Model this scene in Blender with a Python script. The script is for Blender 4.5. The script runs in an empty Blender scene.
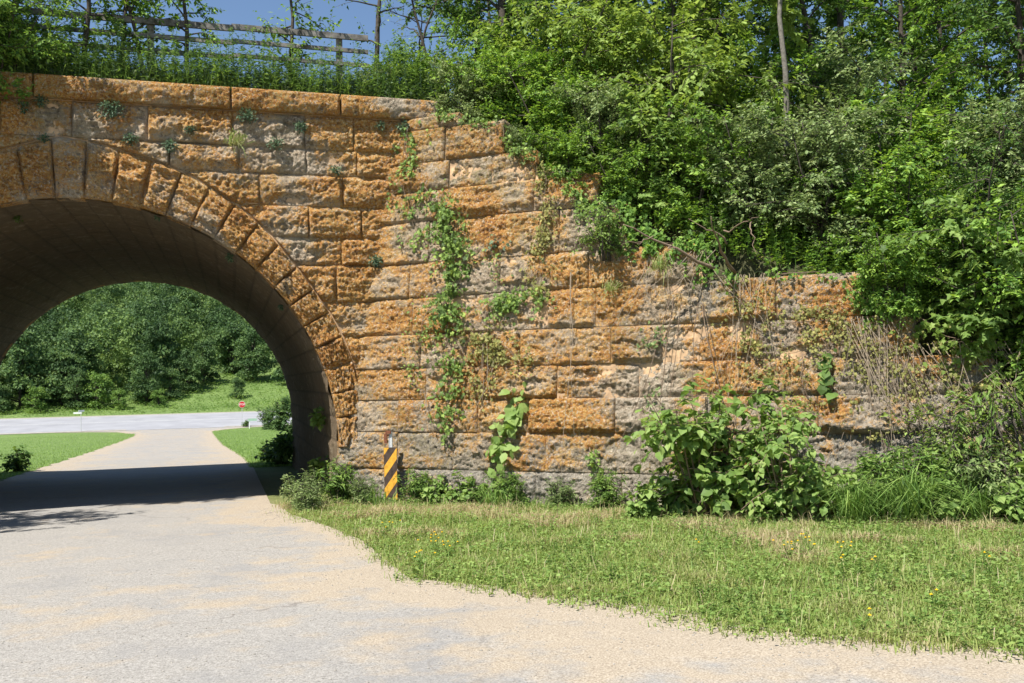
import bpy, math, random
import numpy as np
from mathutils import Matrix, Vector

# ------------------------------------------------------------------ camera, light, exposure
scn = bpy.context.scene
COL = scn.collection
F = 925.48; PITCH = 0.0392; ROLL = -0.0207; EYE = 1.65
cam_d = bpy.data.cameras.new('camera'); cam = bpy.data.objects.new('camera', cam_d); COL.objects.link(cam)
_c, _s = math.cos(PITCH), math.sin(PITCH)
fw = Vector((0, _c, _s)); up = Vector((0, -_s, _c)); rt = Vector((1, 0, 0))
r2 = rt*math.cos(ROLL) + up*math.sin(ROLL); u2 = up*math.cos(ROLL) - rt*math.sin(ROLL)
cam.matrix_world = Matrix(((r2.x, u2.x, -fw.x, 0), (r2.y, u2.y, -fw.y, 0), (r2.z, u2.z, -fw.z, EYE), (0, 0, 0, 1)))
cam_d.sensor_width = 36; cam_d.lens = F/1024*36; cam_d.clip_start = 0.05; cam_d.clip_end = 3000
scn.camera = cam
SUN_EL = math.radians(57)
_sb = math.radians(54)   # azimuth from the arch face normal, to the left
SUN_H = np.array([-math.sin(_sb)*math.cos(.2948)+math.cos(_sb)*math.sin(.2948), -math.sin(_sb)*math.sin(.2948)-math.cos(_sb)*math.cos(.2948)])
world = bpy.data.worlds.new('World'); scn.world = world; world.use_nodes = True
wn_ = world.node_tree.nodes; wl_ = world.node_tree.links
bg = wn_['Background']; sky = wn_.new('ShaderNodeTexSky'); sky.sky_type = 'NISHITA'; sky.sun_disc = False
sky.sun_elevation = SUN_EL; sky.sun_rotation = math.atan2(SUN_H[0], SUN_H[1])
sky.air_density = 1.0; sky.dust_density = 0.15; sky.ozone_density = 3.0
wl_.new(sky.outputs[0], bg.inputs[0]); bg.inputs[1].default_value = 0.08
sd = bpy.data.lights.new('sun', 'SUN'); sd.energy = 5.0; sd.angle = math.radians(0.5); sd.color = (1.0, 0.965, 0.91)
so = bpy.data.objects.new('sun', sd); COL.objects.link(so)
sv = Vector((SUN_H[0]*math.cos(SUN_EL), SUN_H[1]*math.cos(SUN_EL), math.sin(SUN_EL)))
so.rotation_euler = sv.to_track_quat('Z', 'Y').to_euler(); so.location = (-20, -20, 40)
scn.view_settings.view_transform = 'Standard'; scn.view_settings.look = 'None'
scn.view_settings.exposure = 0.88; scn.view_settings.gamma = 1.0

rng = np.random.default_rng(7); random.seed(7)

# ------------------------------------------------------------------ frames
TH = 0.2948; CX, CY = -7.0542, 14.84
EU = np.array([math.cos(TH), math.sin(TH)]); EV = np.array([-math.sin(TH), math.cos(TH)])
R = 4.2; ZS = 0.4964; VL = 12.8
def XY(u, v):
    u = np.asarray(u, float); v = np.asarray(v, float)
    return CX+u*EU[0]+v*EV[0], CY+u*EU[1]+v*EV[1]
def UV(x, y):
    a = np.asarray(x, float)-CX; b = np.asarray(y, float)-CY
    return a*EU[0]+b*EU[1], a*EV[0]+b*EV[1]
PV = np.array([(-200, 1.2), (-60, .4), (-25, .06), (-16, 0), (-11, -.1), (-6, -.27), (0, -.40), (12.8, -.9), (40, -1.95), (60, -2.65), (95, -3.68), (101, -3.6),
      (118, -2.3), (124, -1.6), (135, 1.0), (170, 8), (230, 24), (300, 36), (700, 55)], float)
def GV(v): return np.interp(v, PV[:, 0], PV[:, 1])
def GZ(x, y): return GV(UV(x, y)[1])
# wing (flared, battered) wall plane
PHI, BET, DW = 0.3946, 0.1194, 13.7648
GX, GY = math.cos(PHI), -math.sin(PHI); HX, HY = math.sin(PHI), math.cos(PHI)
def wing_a(z): return (DW+math.sin(BET)*(np.asarray(z, float)-EYE))/math.cos(BET)
def wing_map(t, z, d):
    a = wing_a(z) - d*math.cos(BET)
    return t*GX+a*HX, t*GY+a*HY, z+d*math.sin(BET)*0.5
def sp_map(s, z, d):
    x, y = XY(s, -np.asarray(d, float)); return x, y, z+0*x
def seam_t(z):   # t on the wing plane where it crosses the spandrel face (v=0)
    a = wing_a(z); den = GX*EV[0]+GY*EV[1]
    d0 = CX*EV[0]+CY*EV[1]
    return (d0-(a*HX*EV[0]+a*HY*EV[1]))/den
def seam_s(z):
    t = seam_t(z); a = wing_a(z); return UV(t*GX+a*HX, t*GY+a*HY)[0]

# ------------------------------------------------------------------ noise
_rg = np.random.default_rng(3)
_perm = _rg.permutation(256); _perm = np.concatenate([_perm, _perm, _perm])
_g = _rg.normal(size=(256, 3)); _g /= np.linalg.norm(_g, axis=1)[:, None]
def perlin(P):
    P = np.asarray(P, float); I = np.floor(P).astype(int); f = P-I; I &= 255
    w = f*f*f*(f*(f*6-15)+10); out = 0
    for dx in (0, 1):
        for dy in (0, 1):
            for dz in (0, 1):
                h = _perm[_perm[_perm[(I[:, 0]+dx) & 255]+((I[:, 1]+dy) & 255)]+((I[:, 2]+dz) & 255)]
                g = _g[h]; dot = (g*(f-[dx, dy, dz])).sum(1)
                ww = (w[:, 0] if dx else 1-w[:, 0])*(w[:, 1] if dy else 1-w[:, 1])*(w[:, 2] if dz else 1-w[:, 2])
                out = out+ww*dot
    return out*1.5
def fbm(P, o=4, l=2.03, g=.5):
    a = 1.; s = 0
    for k in range(o):
        s = s+a*perlin(P*(l**k)+k*17.3); a *= g
    return s
def sstep(x, a, b):
    t = np.clip((x-a)/(b-a), 0, 1); return t*t*(3-2*t)

# ------------------------------------------------------------------ mesh helpers
def tag(o, label=None, cat=None, group=None, kind=None):
    if label: o['label'] = label
    if cat: o['category'] = cat
    if group: o['group'] = group
    if kind: o['kind'] = kind
    return o
def make_mesh(name, V, faces, mat=None, smooth=True, tint=None, attrs=None):
    """faces: list of int arrays, each (n,3) or (n,4)"""
    V = np.asarray(V, np.float32); me = bpy.data.meshes.new(name)
    faces = [np.asarray(f, np.int32) for f in faces if len(f)]
    nl = sum(f.size for f in faces); nf = sum(len(f) for f in faces)
    me.vertices.add(len(V)); me.vertices.foreach_set('co', V.ravel())
    me.loops.add(nl); me.loops.foreach_set('vertex_index', np.concatenate([f.ravel() for f in faces]))
    me.polygons.add(nf)
    tot = np.concatenate([np.full(len(f), f.shape[1], np.int32) for f in faces])
    st = np.concatenate([[0], np.cumsum(tot)[:-1]]).astype(np.int32)
    me.polygons.foreach_set('loop_start', st)
    me.polygons.foreach_set('use_smooth', np.full(nf, smooth))
    A = dict(attrs or {})
    if tint is not None: A['tint'] = tint
    for k, a in A.items():
        at = me.attributes.new(k, 'FLOAT', 'POINT'); at.data.foreach_set('value', np.asarray(a, np.float32))
    if mat: me.materials.append(mat)
    me.update(calc_edges=True); me.validate()
    return me
def link(name, me, parent=None, loc=None):
    o = bpy.data.objects.new(name, me); COL.objects.link(o)
    if parent: o.parent = parent
    if loc is not None: o.location = loc
    return o
def empty(name, loc=(0, 0, 0), rz=0, **kw):
    o = bpy.data.objects.new(name, None); COL.objects.link(o); o.location = loc; o.rotation_euler = (0, 0, rz)
    o.empty_display_size = .2; tag(o, **kw); return o
class MB:
    def __init__(s): s.v = []; s.f = {3: [], 4: []}; s.n = 0; s.t = []; s.l = []
    def add(s, V, Fs, tint=0.5):
        V = np.asarray(V, float); Fs = np.asarray(Fs, int)
        s.v.append(V); s.f[Fs.shape[1]].append(Fs+s.n); s.n += len(V)
        s.t.append(np.broadcast_to(np.asarray(tint, float), (len(V),)).copy())
    def add2(s, V, Q, T, tint=.5):
        V = np.asarray(V, float); s.v.append(V)
        if len(Q): s.f[4].append(np.asarray(Q, int)+s.n)
        if len(T): s.f[3].append(np.asarray(T, int)+s.n)
        s.n += len(V); s.t.append(np.broadcast_to(np.asarray(tint, float), (len(V),)).copy())
    def box(s, c, size, M=None, tint=.5):
        a, b, d = np.array(size)/2.
        V = np.array([(x, y, z) for x in (-a, a) for y in (-b, b) for z in (-d, d)])
        if M is not None: V = V@np.array(M).T
        V = V+np.array(c)
        s.add(V, [(0, 1, 3, 2), (4, 6, 7, 5), (0, 4, 5, 1), (2, 3, 7, 6), (0, 2, 6, 4), (1, 5, 7, 3)], tint)
    def tube(s, pts, rad, n=6, tint=.5, cap=True):
        pts = np.asarray(pts, float); rad = np.broadcast_to(np.asarray(rad, float), (len(pts),))
        T = np.gradient(pts, axis=0); T /= np.linalg.norm(T, axis=1)[:, None]+1e-9
        ref = np.array([0.31, .17, .93]);
        if abs(T[0]@ref) > .95: ref = np.array([1., 0, 0])
        U = np.cross(T, ref); U /= np.linalg.norm(U, axis=1)[:, None]+1e-9; W = np.cross(T, U)
        a = np.arange(n)*2*np.pi/n
        V = pts[:, None]+rad[:, None, None]*(np.cos(a)[None, :, None]*U[:, None]+np.sin(a)[None, :, None]*W[:, None])
        m = len(pts); V = V.reshape(-1, 3); Q = []
        i = np.arange(m-1)[:, None]*n; j = np.arange(n)[None]
        Q = np.stack([i+j, i+(j+1) % n, i+n+(j+1) % n, i+n+j], -1).reshape(-1, 4)
        Tt = []
        if cap:
            V = np.vstack([V, pts[-1], pts[0]]); c = m*n
            Tt = [((m-1)*n+k, (m-1)*n+(k+1) % n, c) for k in range(n)]+[((k+1) % n, k, c+1) for k in range(n)]
        s.add2(V, Q, Tt, tint)
    def mesh(s, name, mat, smooth=True):
        V = np.vstack(s.v); fs = [np.vstack(s.f[k]) for k in (4, 3) if s.f[k]]
        return make_mesh(name, V, fs, mat, smooth, tint=np.concatenate(s.t))
def grid_faces(nx, ny):
    i = np.arange(nx-1)[:, None]; j = np.arange(ny-1)[None]
    a = i*ny+j
    return np.stack([a, a+ny, a+ny+1, a+1], -1).reshape(-1, 4)
def unit(v): return v/(np.linalg.norm(v, axis=-1, keepdims=True)+1e-9)

# leaf templates: x along the leaf, y across, z up
LEAF = {
 'oval': (np.array([(0, 0, 0), (.45, .30, .07), (1, 0, -.10), (.45, -.30, .07)]), [(0, 2, 1), (0, 3, 2)]),
 'lance': (np.array([(0, 0, 0), (.4, .13, .04), (1, 0, -.18), (.4, -.13, .04)]), [(0, 2, 1), (0, 3, 2)]),
 'broad': (np.array([(0, 0, 0), (.18, .30, .05), (.55, .38, .06), (1, 0, -.16), (.55, -.38, .06), (.18, -.30, .05), (.5, 0, 0)]),
           [(0, 6, 1), (1, 6, 2), (2, 6, 3), (3, 6, 4), (4, 6, 5), (5, 6, 0)]),
 'lobed': (np.array([(0, 0, 0), (-.05, .33, .02), (.33, .25, .05), (.42, .52, .0), (.62, .2, .04), (1, 0, -.14), (.62, -.2, .04), (.42, -.52, 0), (.33, -.25, .05), (-.05, -.33, .02), (.4, 0, 0)]),
           [(0, 10, 1), (1, 10, 2), (2, 10, 3), (3, 10, 4), (4, 10, 5), (5, 10, 6), (6, 10, 7), (7, 10, 8), (8, 10, 9), (9, 10, 0)]),
}
def add_leaves(mb, P, D, N, L, tint, kind='oval', r=rng):
    tv, tf = LEAF[kind]; P = np.asarray(P); n = len(P)
    if n == 0: return
    D = unit(D); N = unit(N-(N*D).sum(1)[:, None]*D); B = np.cross(N, D)
    L = np.broadcast_to(L, (n,)); wv = r.uniform(.8, 1.15, n); fold = r.uniform(.3, 1.8, n)
    V = P[:, None]+L[:, None, None]*(tv[None, :, 0:1]*D[:, None]+tv[None, :, 1:2]*B[:, None]*wv[:, None, None]+tv[None, :, 2:3]*N[:, None]*fold[:, None, None])
    k = len(tv); Fs = (np.arange(n)[:, None, None]*k+np.array(tf)[None]).reshape(-1, 3)
    mb.add(V.reshape(-1, 3), Fs, np.repeat(np.broadcast_to(tint, (n,)), k))
def rvec(n, r=rng):
    return unit(r.normal(size=(n, 3)))

# ------------------------------------------------------------------ materials
def new_mat(name):
    m = bpy.data.materials.new(name); m.use_nodes = True; nt = m.node_tree
    b = nt.nodes['Principled BSDF']; b.inputs['Specular IOR Level'].default_value = .25
    return m, nt, nt.nodes, nt.links, b
def N_(nodes, t, **kw):
    n = nodes.new('ShaderNode'+t)
    for k, v in kw.items(): setattr(n, k, v)
    return n
def ramp(nodes, stops, interp='LINEAR'):
    r = nodes.new('ShaderNodeValToRGB'); e = r.color_ramp; e.interpolation = interp
    while len(e.elements) < len(stops): e.elements.new(.5)
    for el, (p, c) in zip(e.elements, stops):
        el.position = p; el.color = (*c, 1) if len(c) == 3 else c
    return r
def noise(nodes, links, vec, scale, detail=4, rough=.55, off=None, dist=0):
    n = nodes.new('ShaderNodeTexNoise'); n.inputs['Scale'].default_value = scale; n.inputs['Detail'].default_value = detail
    n.inputs['Roughness'].default_value = rough; n.inputs['Distortion'].default_value = dist
    if off:
        a = nodes.new('ShaderNodeVectorMath'); a.operation = 'ADD'; a.inputs[1].default_value = off; links.new(vec, a.inputs[0]); vec = a.outputs[0]
    links.new(vec, n.inputs['Vector']); return n.outputs['Fac']
def math_(nodes, links, op, a, b=None, c=None, clamp=False):
    n = nodes.new('ShaderNodeMath'); n.operation = op; n.use_clamp = clamp
    for i, x in enumerate((a, b, c)):
        if x is None: continue
        if isinstance(x, (int, float)): n.inputs[i].default_value = x
        else: links.new(x, n.inputs[i])
    return n.outputs[0]
def mix_(nodes, links, f, a, b):
    n = nodes.new('ShaderNodeMix'); n.data_type = 'RGBA'
    for i, x in ((0, f), (6, a), (7, b)):
        if isinstance(x, (int, float)): n.inputs[i].default_value = x
        elif isinstance(x, tuple): n.inputs[i].default_value = (*x, 1)
        else: links.new(x, n.inputs[i])
    return n.outputs[2]
def mrange(nodes, links, v, a, b, c=0., d=1.):
    n = nodes.new('ShaderNodeMapRange'); links.new(v, n.inputs[0])
    for i, x in enumerate((a, b, c, d)): n.inputs[i+1].default_value = x
    return n.outputs[0]
def bump(nodes, links, h, s, d, bsdf, prev=None):
    n = nodes.new('ShaderNodeBump'); n.inputs['Strength'].default_value = s; n.inputs['Distance'].default_value = d
    links.new(h, n.inputs['Height'])
    if prev: links.new(prev, n.inputs['Normal'])
    if bsdf: links.new(n.outputs[0], bsdf.inputs['Normal'])
    return n.outputs[0]
def attr(nodes, name):
    n = nodes.new('ShaderNodeAttribute'); n.attribute_name = name; return n.outputs['Fac']
def gpos(nodes): return nodes.new('ShaderNodeNewGeometry').outputs['Position']

def leaf_mat(name, lo, mid, hi, trans=.35, rough=.55):
    m, nt, nd, lk, b = new_mat(name)
    cr = ramp(nd, [(0, lo), (.5, mid), (1, hi)]); lk.new(attr(nd, 'tint'), cr.inputs[0])
    b.inputs['Roughness'].default_value = rough; b.inputs['Specular IOR Level'].default_value = .25
    lk.new(cr.outputs[0], b.inputs['Base Color'])
    tr = nd.new('ShaderNodeBsdfTranslucent')
    hs = nd.new('ShaderNodeHueSaturation'); hs.inputs['Value'].default_value = 1.5; hs.inputs['Saturation'].default_value = 1.1; hs.inputs['Hue'].default_value = .485
    lk.new(cr.outputs[0], hs.inputs['Color']); lk.new(hs.outputs[0], tr.inputs['Color'])
    mx = nd.new('ShaderNodeMixShader'); mx.inputs[0].default_value = trans
    lk.new(b.outputs[0], mx.inputs[1]); lk.new(tr.outputs[0], mx.inputs[2]); lk.new(mx.outputs[0], nd['Material Output'].inputs[0])
    return m
def bark_mat(name, c1, c2, sc=18):
    m, nt, nd, lk, b = new_mat(name); P = nd.new('ShaderNodeTexCoord').outputs['Object']
    f = noise(nd, lk, P, sc, 5, .65); cr = ramp(nd, [(.3, c1), (.7, c2)]); lk.new(f, cr.inputs[0])
    lk.new(cr.outputs[0], b.inputs['Base Color']); b.inputs['Roughness'].default_value = .9; bump(nd, lk, f, .5, .02, b); return m
def stone_mat(name, lichen=True, vault=False):
    m, nt, nd, lk, b = new_mat(name); P = gpos(nd)
    big = noise(nd, lk, P, 1.3, 3, .5); med = noise(nd, lk, P, 5.5, 5, .6, (5, 3, 1)); fine = noise(nd, lk, P, 24, 5, .7, (9, 1, 4)); vf = noise(nd, lk, P, 70, 3, .7, (2, 8, 4))
    st = ramp(nd, [(.32, (.14, .10, .065)), (.43, (.40, .305, .205)), (.52, (.56, .445, .315)), (.64, (.72, .615, .47))])
    lk.new(math_(nd, lk, 'ADD', math_(nd, lk, 'MULTIPLY', med, .6), math_(nd, lk, 'MULTIPLY', fine, .4)), st.inputs[0])
    base = st.outputs[0]
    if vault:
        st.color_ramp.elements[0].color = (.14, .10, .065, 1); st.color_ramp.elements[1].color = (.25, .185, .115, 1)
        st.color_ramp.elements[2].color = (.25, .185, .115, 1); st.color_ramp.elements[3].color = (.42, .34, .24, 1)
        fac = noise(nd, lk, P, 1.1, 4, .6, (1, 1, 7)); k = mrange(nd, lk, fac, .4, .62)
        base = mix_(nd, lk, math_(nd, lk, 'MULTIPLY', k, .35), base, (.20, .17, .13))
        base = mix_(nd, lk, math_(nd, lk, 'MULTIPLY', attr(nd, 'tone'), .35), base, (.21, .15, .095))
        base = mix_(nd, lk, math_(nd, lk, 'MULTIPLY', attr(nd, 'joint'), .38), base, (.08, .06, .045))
    if lichen:
        gr = attr(nd, 'gray')
        hs = mix_(nd, lk, mrange(nd, lk, med, .35, .65), (.27, .245, .205), (.54, .49, .41))
        base = mix_(nd, lk, gr, base, mix_(nd, lk, math_(nd, lk, 'MULTIPLY', fine, .6), hs, (.12, .11, .09)))
        org = ramp(nd, [(.35, (.13, .05, .018)), (.43, (.42, .16, .028)), (.50, (.57, .26, .045)), (.57, (.62, .38, .12)), (.66, (.70, .57, .36))])
        oc = math_(nd, lk, 'ADD', math_(nd, lk, 'MULTIPLY', fine, .8), math_(nd, lk, 'MULTIPLY', big, .2)); lk.new(oc, org.inputs[0])
        li = attr(nd, 'lich')
        w = math_(nd, lk, 'ADD', li, math_(nd, lk, 'MULTIPLY', math_(nd, lk, 'SUBTRACT', fine, .5), 2.2))
        w = math_(nd, lk, 'ADD', w, math_(nd, lk, 'MULTIPLY', math_(nd, lk, 'SUBTRACT', med, .5), 2.0))
        w = math_(nd, lk, 'ADD', w, math_(nd, lk, 'MULTIPLY', math_(nd, lk, 'SUBTRACT', noise(nd, lk, P, .75, 3, .55, (40, 3, 9)), .5), 1.9))
        msk = mrange(nd, lk, w, .38, .74)
        base = mix_(nd, lk, math_(nd, lk, 'MULTIPLY', msk, .9), base, org.outputs[0])
        # pale crustose flecks and black spots
        f2 = noise(nd, lk, P, 22, 4, .75, (3, 3, 3)); wsp = mrange(nd, lk, f2, .56, .60)
        base = mix_(nd, lk, math_(nd, lk, 'MULTIPLY', wsp, .8), base, (.66, .56, .42))
        f3 = noise(nd, lk, P, 19, 5, .75, (31, 3, 13)); ds = mrange(nd, lk, f3, .57, .64)
        base = mix_(nd, lk, math_(nd, lk, 'MULTIPLY', ds, .7), base, (.055, .04, .028))
        mo = attr(nd, 'moss'); mk = math_(nd, lk, 'MULTIPLY', mo, mrange(nd, lk, fine, .42, .6))
        base = mix_(nd, lk, mk, base, (.13, .14, .05))
    lk.new(base, b.inputs['Base Color']); b.inputs['Roughness'].default_value = .93; b.inputs['Specular IOR Level'].default_value = .15
    n1 = bump(nd, lk, fine, 1., .09, None); bump(nd, lk, vf, .8, .03, b, n1)
    return m
M = {}
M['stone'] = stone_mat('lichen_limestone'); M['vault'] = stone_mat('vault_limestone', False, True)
def simple(name, col, rough=.8, met=0, nz=0, sc=20):
    m, nt, nd, lk, b = new_mat(name); b.inputs['Roughness'].default_value = rough; b.inputs['Metallic'].default_value = met
    if nz:
        f = noise(nd, lk, nd.new('ShaderNodeTexCoord').outputs['Object'], sc, 4, .6)
        c = ramp(nd, [(.3, tuple(x*(1-nz) for x in col)), (.7, tuple(min(1, x*(1+nz)) for x in col))]); lk.new(f, c.inputs[0]); lk.new(c.outputs[0], b.inputs['Base Color'])
    else: b.inputs['Base Color'].default_value = (*col, 1)
    return m
M['mortar'] = simple('mortar', (.44, .29, .165), .95, 0, .45, 7)
M['bark'] = bark_mat('dark_bark', (.03, .025, .02), (.095, .078, .06)); M['palebark'] = bark_mat('pale_bark', (.09, .08, .065), (.22, .20, .165))
M['dry'] = bark_mat('dry_stem', (.22, .165, .11), (.42, .34, .25), 30)
M['vinestem'] = bark_mat('vine_stem', (.13, .09, .06), (.26, .19, .13), 30)
M['wood'] = bark_mat('weathered_timber', (.05, .045, .04), (.25, .23, .205), 7)
M['yellow'] = simple('sign_yellow', (.62, .31, .035), .6, 0, .3, 14); M['black'] = simple('sign_black', (.06, .04, .03), .7, 0, .5, 14)
M['galv'] = simple('galvanised_steel', (.55, .55, .54), .5, .35, .2, 40); M['rust'] = simple('rust', (.16, .06, .03), .85, 0, .4, 40)
M['red'] = simple('sign_red', (.55, .03, .035), .5); M['white'] = simple('sign_white', (.8, .8, .78), .5, 0, .04, 10); M['green'] = simple('sign_green', (.03, .22, .1), .5)
M['petal'] = simple('yellow_petal', (.85, .55, .02), .6)
M['whitepetal'] = simple('white_petal', (.8, .8, .74), .6)
#                          dark                mid                 bright
M['lf_mid'] = leaf_mat('leaf_mid_green', (0.050, 0.109, 0.021), (0.132, 0.246, 0.040), (0.296, 0.441, 0.076))
M['lf_yel'] = leaf_mat('leaf_yellow_green', (0.082, 0.130, 0.022), (0.181, 0.270, 0.050), (0.327, 0.430, 0.110), .4)
M['lf_dark'] = leaf_mat('leaf_dark_green', (0.031, 0.070, 0.020), (0.083, 0.158, 0.034), (0.193, 0.298, 0.064))
M['lf_grey'] = leaf_mat('leaf_grey_green', (0.078, 0.123, 0.039), (0.179, 0.252, 0.084), (0.336, 0.403, 0.168), .3)
M['lf_broad'] = leaf_mat('leaf_fresh_green', (.075, .13, .03), (.165, .265, .06), (.30, .40, .115), .4)
M['lf_ivy'] = leaf_mat('leaf_creeper', (0.065, 0.103, 0.030), (0.166, 0.260, 0.058), (0.353, 0.457, 0.099), .3)
M['lf_olive'] = leaf_mat('leaf_olive', (0.118, 0.111, 0.039), (0.236, 0.242, 0.071), (0.433, 0.389, 0.124), .3)
M['lf_blue'] = leaf_mat('leaf_blue_green', (0.039, 0.074, 0.044), (0.098, 0.157, 0.088), (0.217, 0.297, 0.159), .25)
M['lf_far'] = leaf_mat('leaf_far_wood', (0.034, 0.070, 0.025), (0.085, 0.152, 0.048), (0.177, 0.261, 0.068), .3, .6)
M['lf_fary'] = leaf_mat('leaf_far_yellow', (.07, .14, .03), (.14, .24, .05), (.24, .33, .07), .3, .6)
M['grass'] = leaf_mat('grass_blades', (.46, .38, .22), (.29, .34, .10), (.165, .26, .055), .35, .5)
M['weed'] = leaf_mat('weed_leaves', (0.058, 0.111, 0.027), (0.138, 0.242, 0.052), (0.294, 0.408, 0.106), .35)

# ground: soil and turf
def ground_mat():
    m, nt, nd, lk, b = new_mat('turf_ground'); P = gpos(nd)
    a = noise(nd, lk, P, .35, 4, .6); f = noise(nd, lk, P, 9, 5, .7, (4, 4, 4)); vf = noise(nd, lk, P, 60, 3, .7)
    near = ramp(nd, [(.3, (.10, .11, .04)), (.5, (.17, .19, .06)), (.68, (.27, .22, .13))]); lk.new(math_(nd, lk, 'ADD', math_(nd, lk, 'MULTIPLY', f, .7), math_(nd, lk, 'MULTIPLY', a, .3)), near.inputs[0])
    far = ramp(nd, [(.3, (.10, .155, .045)), (.5, (.135, .20, .055)), (.7, (.185, .25, .08))]); lk.new(math_(nd, lk, 'ADD', math_(nd, lk, 'MULTIPLY', f, .5), math_(nd, lk, 'MULTIPLY', a, .5)), far.inputs[0])
    sx = nd.new('ShaderNodeSeparateXYZ'); lk.new(P, sx.inputs[0]); k = mrange(nd, lk, sx.outputs[1], 22, 32)
    c = mix_(nd, lk, k, near.outputs[0], far.outputs[0]); lk.new(c, b.inputs['Base Color']); b.inputs['Roughness'].default_value = .95
    bump(nd, lk, vf, .6, .05, b); return m
M['ground'] = ground_mat()
def soil_mat():
    m, nt, nd, lk, b = new_mat('bank_soil'); P = gpos(nd); f = noise(nd, lk, P, 6, 5, .7)
    c = ramp(nd, [(.3, (.04, .035, .02)), (.55, (.07, .075, .03)), (.75, (.12, .10, .06))]); lk.new(f, c.inputs[0]); lk.new(c.outputs[0], b.inputs['Base Color'])
    b.inputs['Roughness'].default_value = 1; bump(nd, lk, f, .7, .1, b); return m
M['soil'] = soil_mat()
def road_mat():
    m, nt, nd, lk, b = new_mat('pale_chip_road'); P = gpos(nd)
    a = noise(nd, lk, P, .45, 4, .6, (3, 1, 0)); md = noise(nd, lk, P, 2.2, 4, .6, (8, 2, 1)); f = noise(nd, lk, P, 75, 2, .8); f2 = noise(nd, lk, P, 30, 4, .8, (4, 2, 2))
    chip = ramp(nd, [(.34, (.115, .106, .094)), (.44, (.24, .223, .198)), (.53, (.305, .285, .255)), (.65, (.425, .398, .357))])
    lk.new(math_(nd, lk, 'ADD', math_(nd, lk, 'MULTIPLY', f, .6), math_(nd, lk, 'MULTIPLY', f2, .4)), chip.inputs[0])
    sand = ramp(nd, [(.35, (.23, .18, .12)), (.5, (.37, .295, .205)), (.65, (.48, .40, .29))]); lk.new(f, sand.inputs[0])
    ed = attr(nd, 'sand')
    w = math_(nd, lk, 'ADD', math_(nd, lk, 'ADD', math_(nd, lk, 'MULTIPLY', md, 1.3), math_(nd, lk, 'MULTIPLY', a, .9)), ed)
    sk = mrange(nd, lk, w, 1.20, 1.5)
    gk = mrange(nd, lk, noise(nd, lk, P, .8, 4, .65, (11, 7, 2)), .52, .66)
    cc = mix_(nd, lk, math_(nd, lk, 'MULTIPLY', gk, .4), chip.outputs[0], (.20, .197, .195))
    cc = mix_(nd, lk, math_(nd, lk, 'MULTIPLY', sk, .75), cc, sand.outputs[0])
    # faint wandering cracks
    v = nd.new('ShaderNodeTexVoronoi'); v.feature = 'DISTANCE_TO_EDGE'; v.inputs['Scale'].default_value = .33
    wp = nd.new('ShaderNodeVectorMath'); wp.operation = 'ADD'; nz = nd.new('ShaderNodeTexNoise'); nz.inputs['Scale'].default_value = 1.6; nz.inputs['Detail'].default_value = 5; lk.new(P, nz.inputs['Vector'])
    sc = nd.new('ShaderNodeVectorMath'); sc.operation = 'SCALE'; sc.inputs['Scale'].default_value = .9; lk.new(nz.outputs['Color'], sc.inputs[0]); lk.new(P, wp.inputs[0]); lk.new(sc.outputs[0], wp.inputs[1]); lk.new(wp.outputs[0], v.inputs['Vector'])
    ck = mrange(nd, lk, v.outputs['Distance'], .006, .002); ck = math_(nd, lk, 'MULTIPLY', ck, mrange(nd, lk, noise(nd, lk, P, .7, 2, .5, (20, 1, 1)), .48, .6))
    cc = mix_(nd, lk, math_(nd, lk, 'MULTIPLY', ck, .6), cc, (.16, .14, .12))
    lk.new(cc, b.inputs['Base Color']); b.inputs['Roughness'].default_value = .9
    n1 = bump(nd, lk, f, .5, .012, None); bump(nd, lk, md, .25, .06, b, n1); return m
M['road'] = road_mat()
M['asphalt'] = simple('highway_asphalt', (.27, .27, .28), .9, 0, .12, .4); M['paint'] = simple('road_paint', (.40, .40, .39), .7)
M['gravel'] = simple('pale_gravel', (.30, .275, .235), .95, 0, .25, 3)

# ------------------------------------------------------------------ terrain
VS = np.unique(np.round(np.concatenate([np.arange(-200, -20, 10), np.arange(-20, 24, .5), np.arange(24, 136, 1.), np.arange(136, 300, 6), np.arange(300, 701, 40), PV[:, 0]]), 3))
def sheet(name, lef, rig, vs, n, mat, dz, sand=None, kind='structure', us=None):
    V = []; A = []
    for v in vs:
        l, r_ = (lef(v), rig(v)) if lef else (0, 0)
        uu = np.linspace(l, r_, n) if us is None else us
        x, y = XY(uu, np.full(len(uu), v)); V.append(np.c_[x, y, np.full(len(uu), GV(v)+dz)])
        if sand: A.append(sand(uu, v, l, r_))
    n = len(V[0]); me = make_mesh(name, np.vstack(V), [grid_faces(len(vs), n)[:, ::-1]], mat, True, attrs={'sand': np.concatenate(A)} if sand else None)
    o = link(name, me); tag(o, kind=kind); return o
uu_ = np.concatenate([[-400, -250, -150], np.linspace(-80, 80, 81), [150, 250, 400]])
sheet('ground', None, None, VS, 0, M['ground'], 0, us=uu_)
RE = np.array([(-60, 60), (-16, 40), (-14.3, 16), (-12.9, 9.5), (-11.9, 6.8), (-11.3, 6.07), (-10.7, 5.37), (-10.07, 5.23), (-9.39, 4.87), (-8.55, 4.36), (-7.57, 3.79), (-6.7, 3.77), (-4.93, 3.73),
               (-3.28, 3.44), (-1.64, 3.05), (0, 2.95), (12.8, 2.95), (14.2, 2.91), (20.9, 2.8), (42, 1.85), (70, .9), (85, .4), (92, .3), (96, 1.2), (99, 4), (101.5, 11)])
LE = np.array([(-60, -60), (-16, -40), (-12, -13), (-8, -7), (-4, -4.6), (0, -3.9), (11.5, -3.6), (25, -4.2), (52, -5.5), (80, -6.6), (92, -7.6), (98, -10), (100, -13), (101.5, -19)])
def redge(v): return np.interp(v, RE[:, 0], RE[:, 1])
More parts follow.
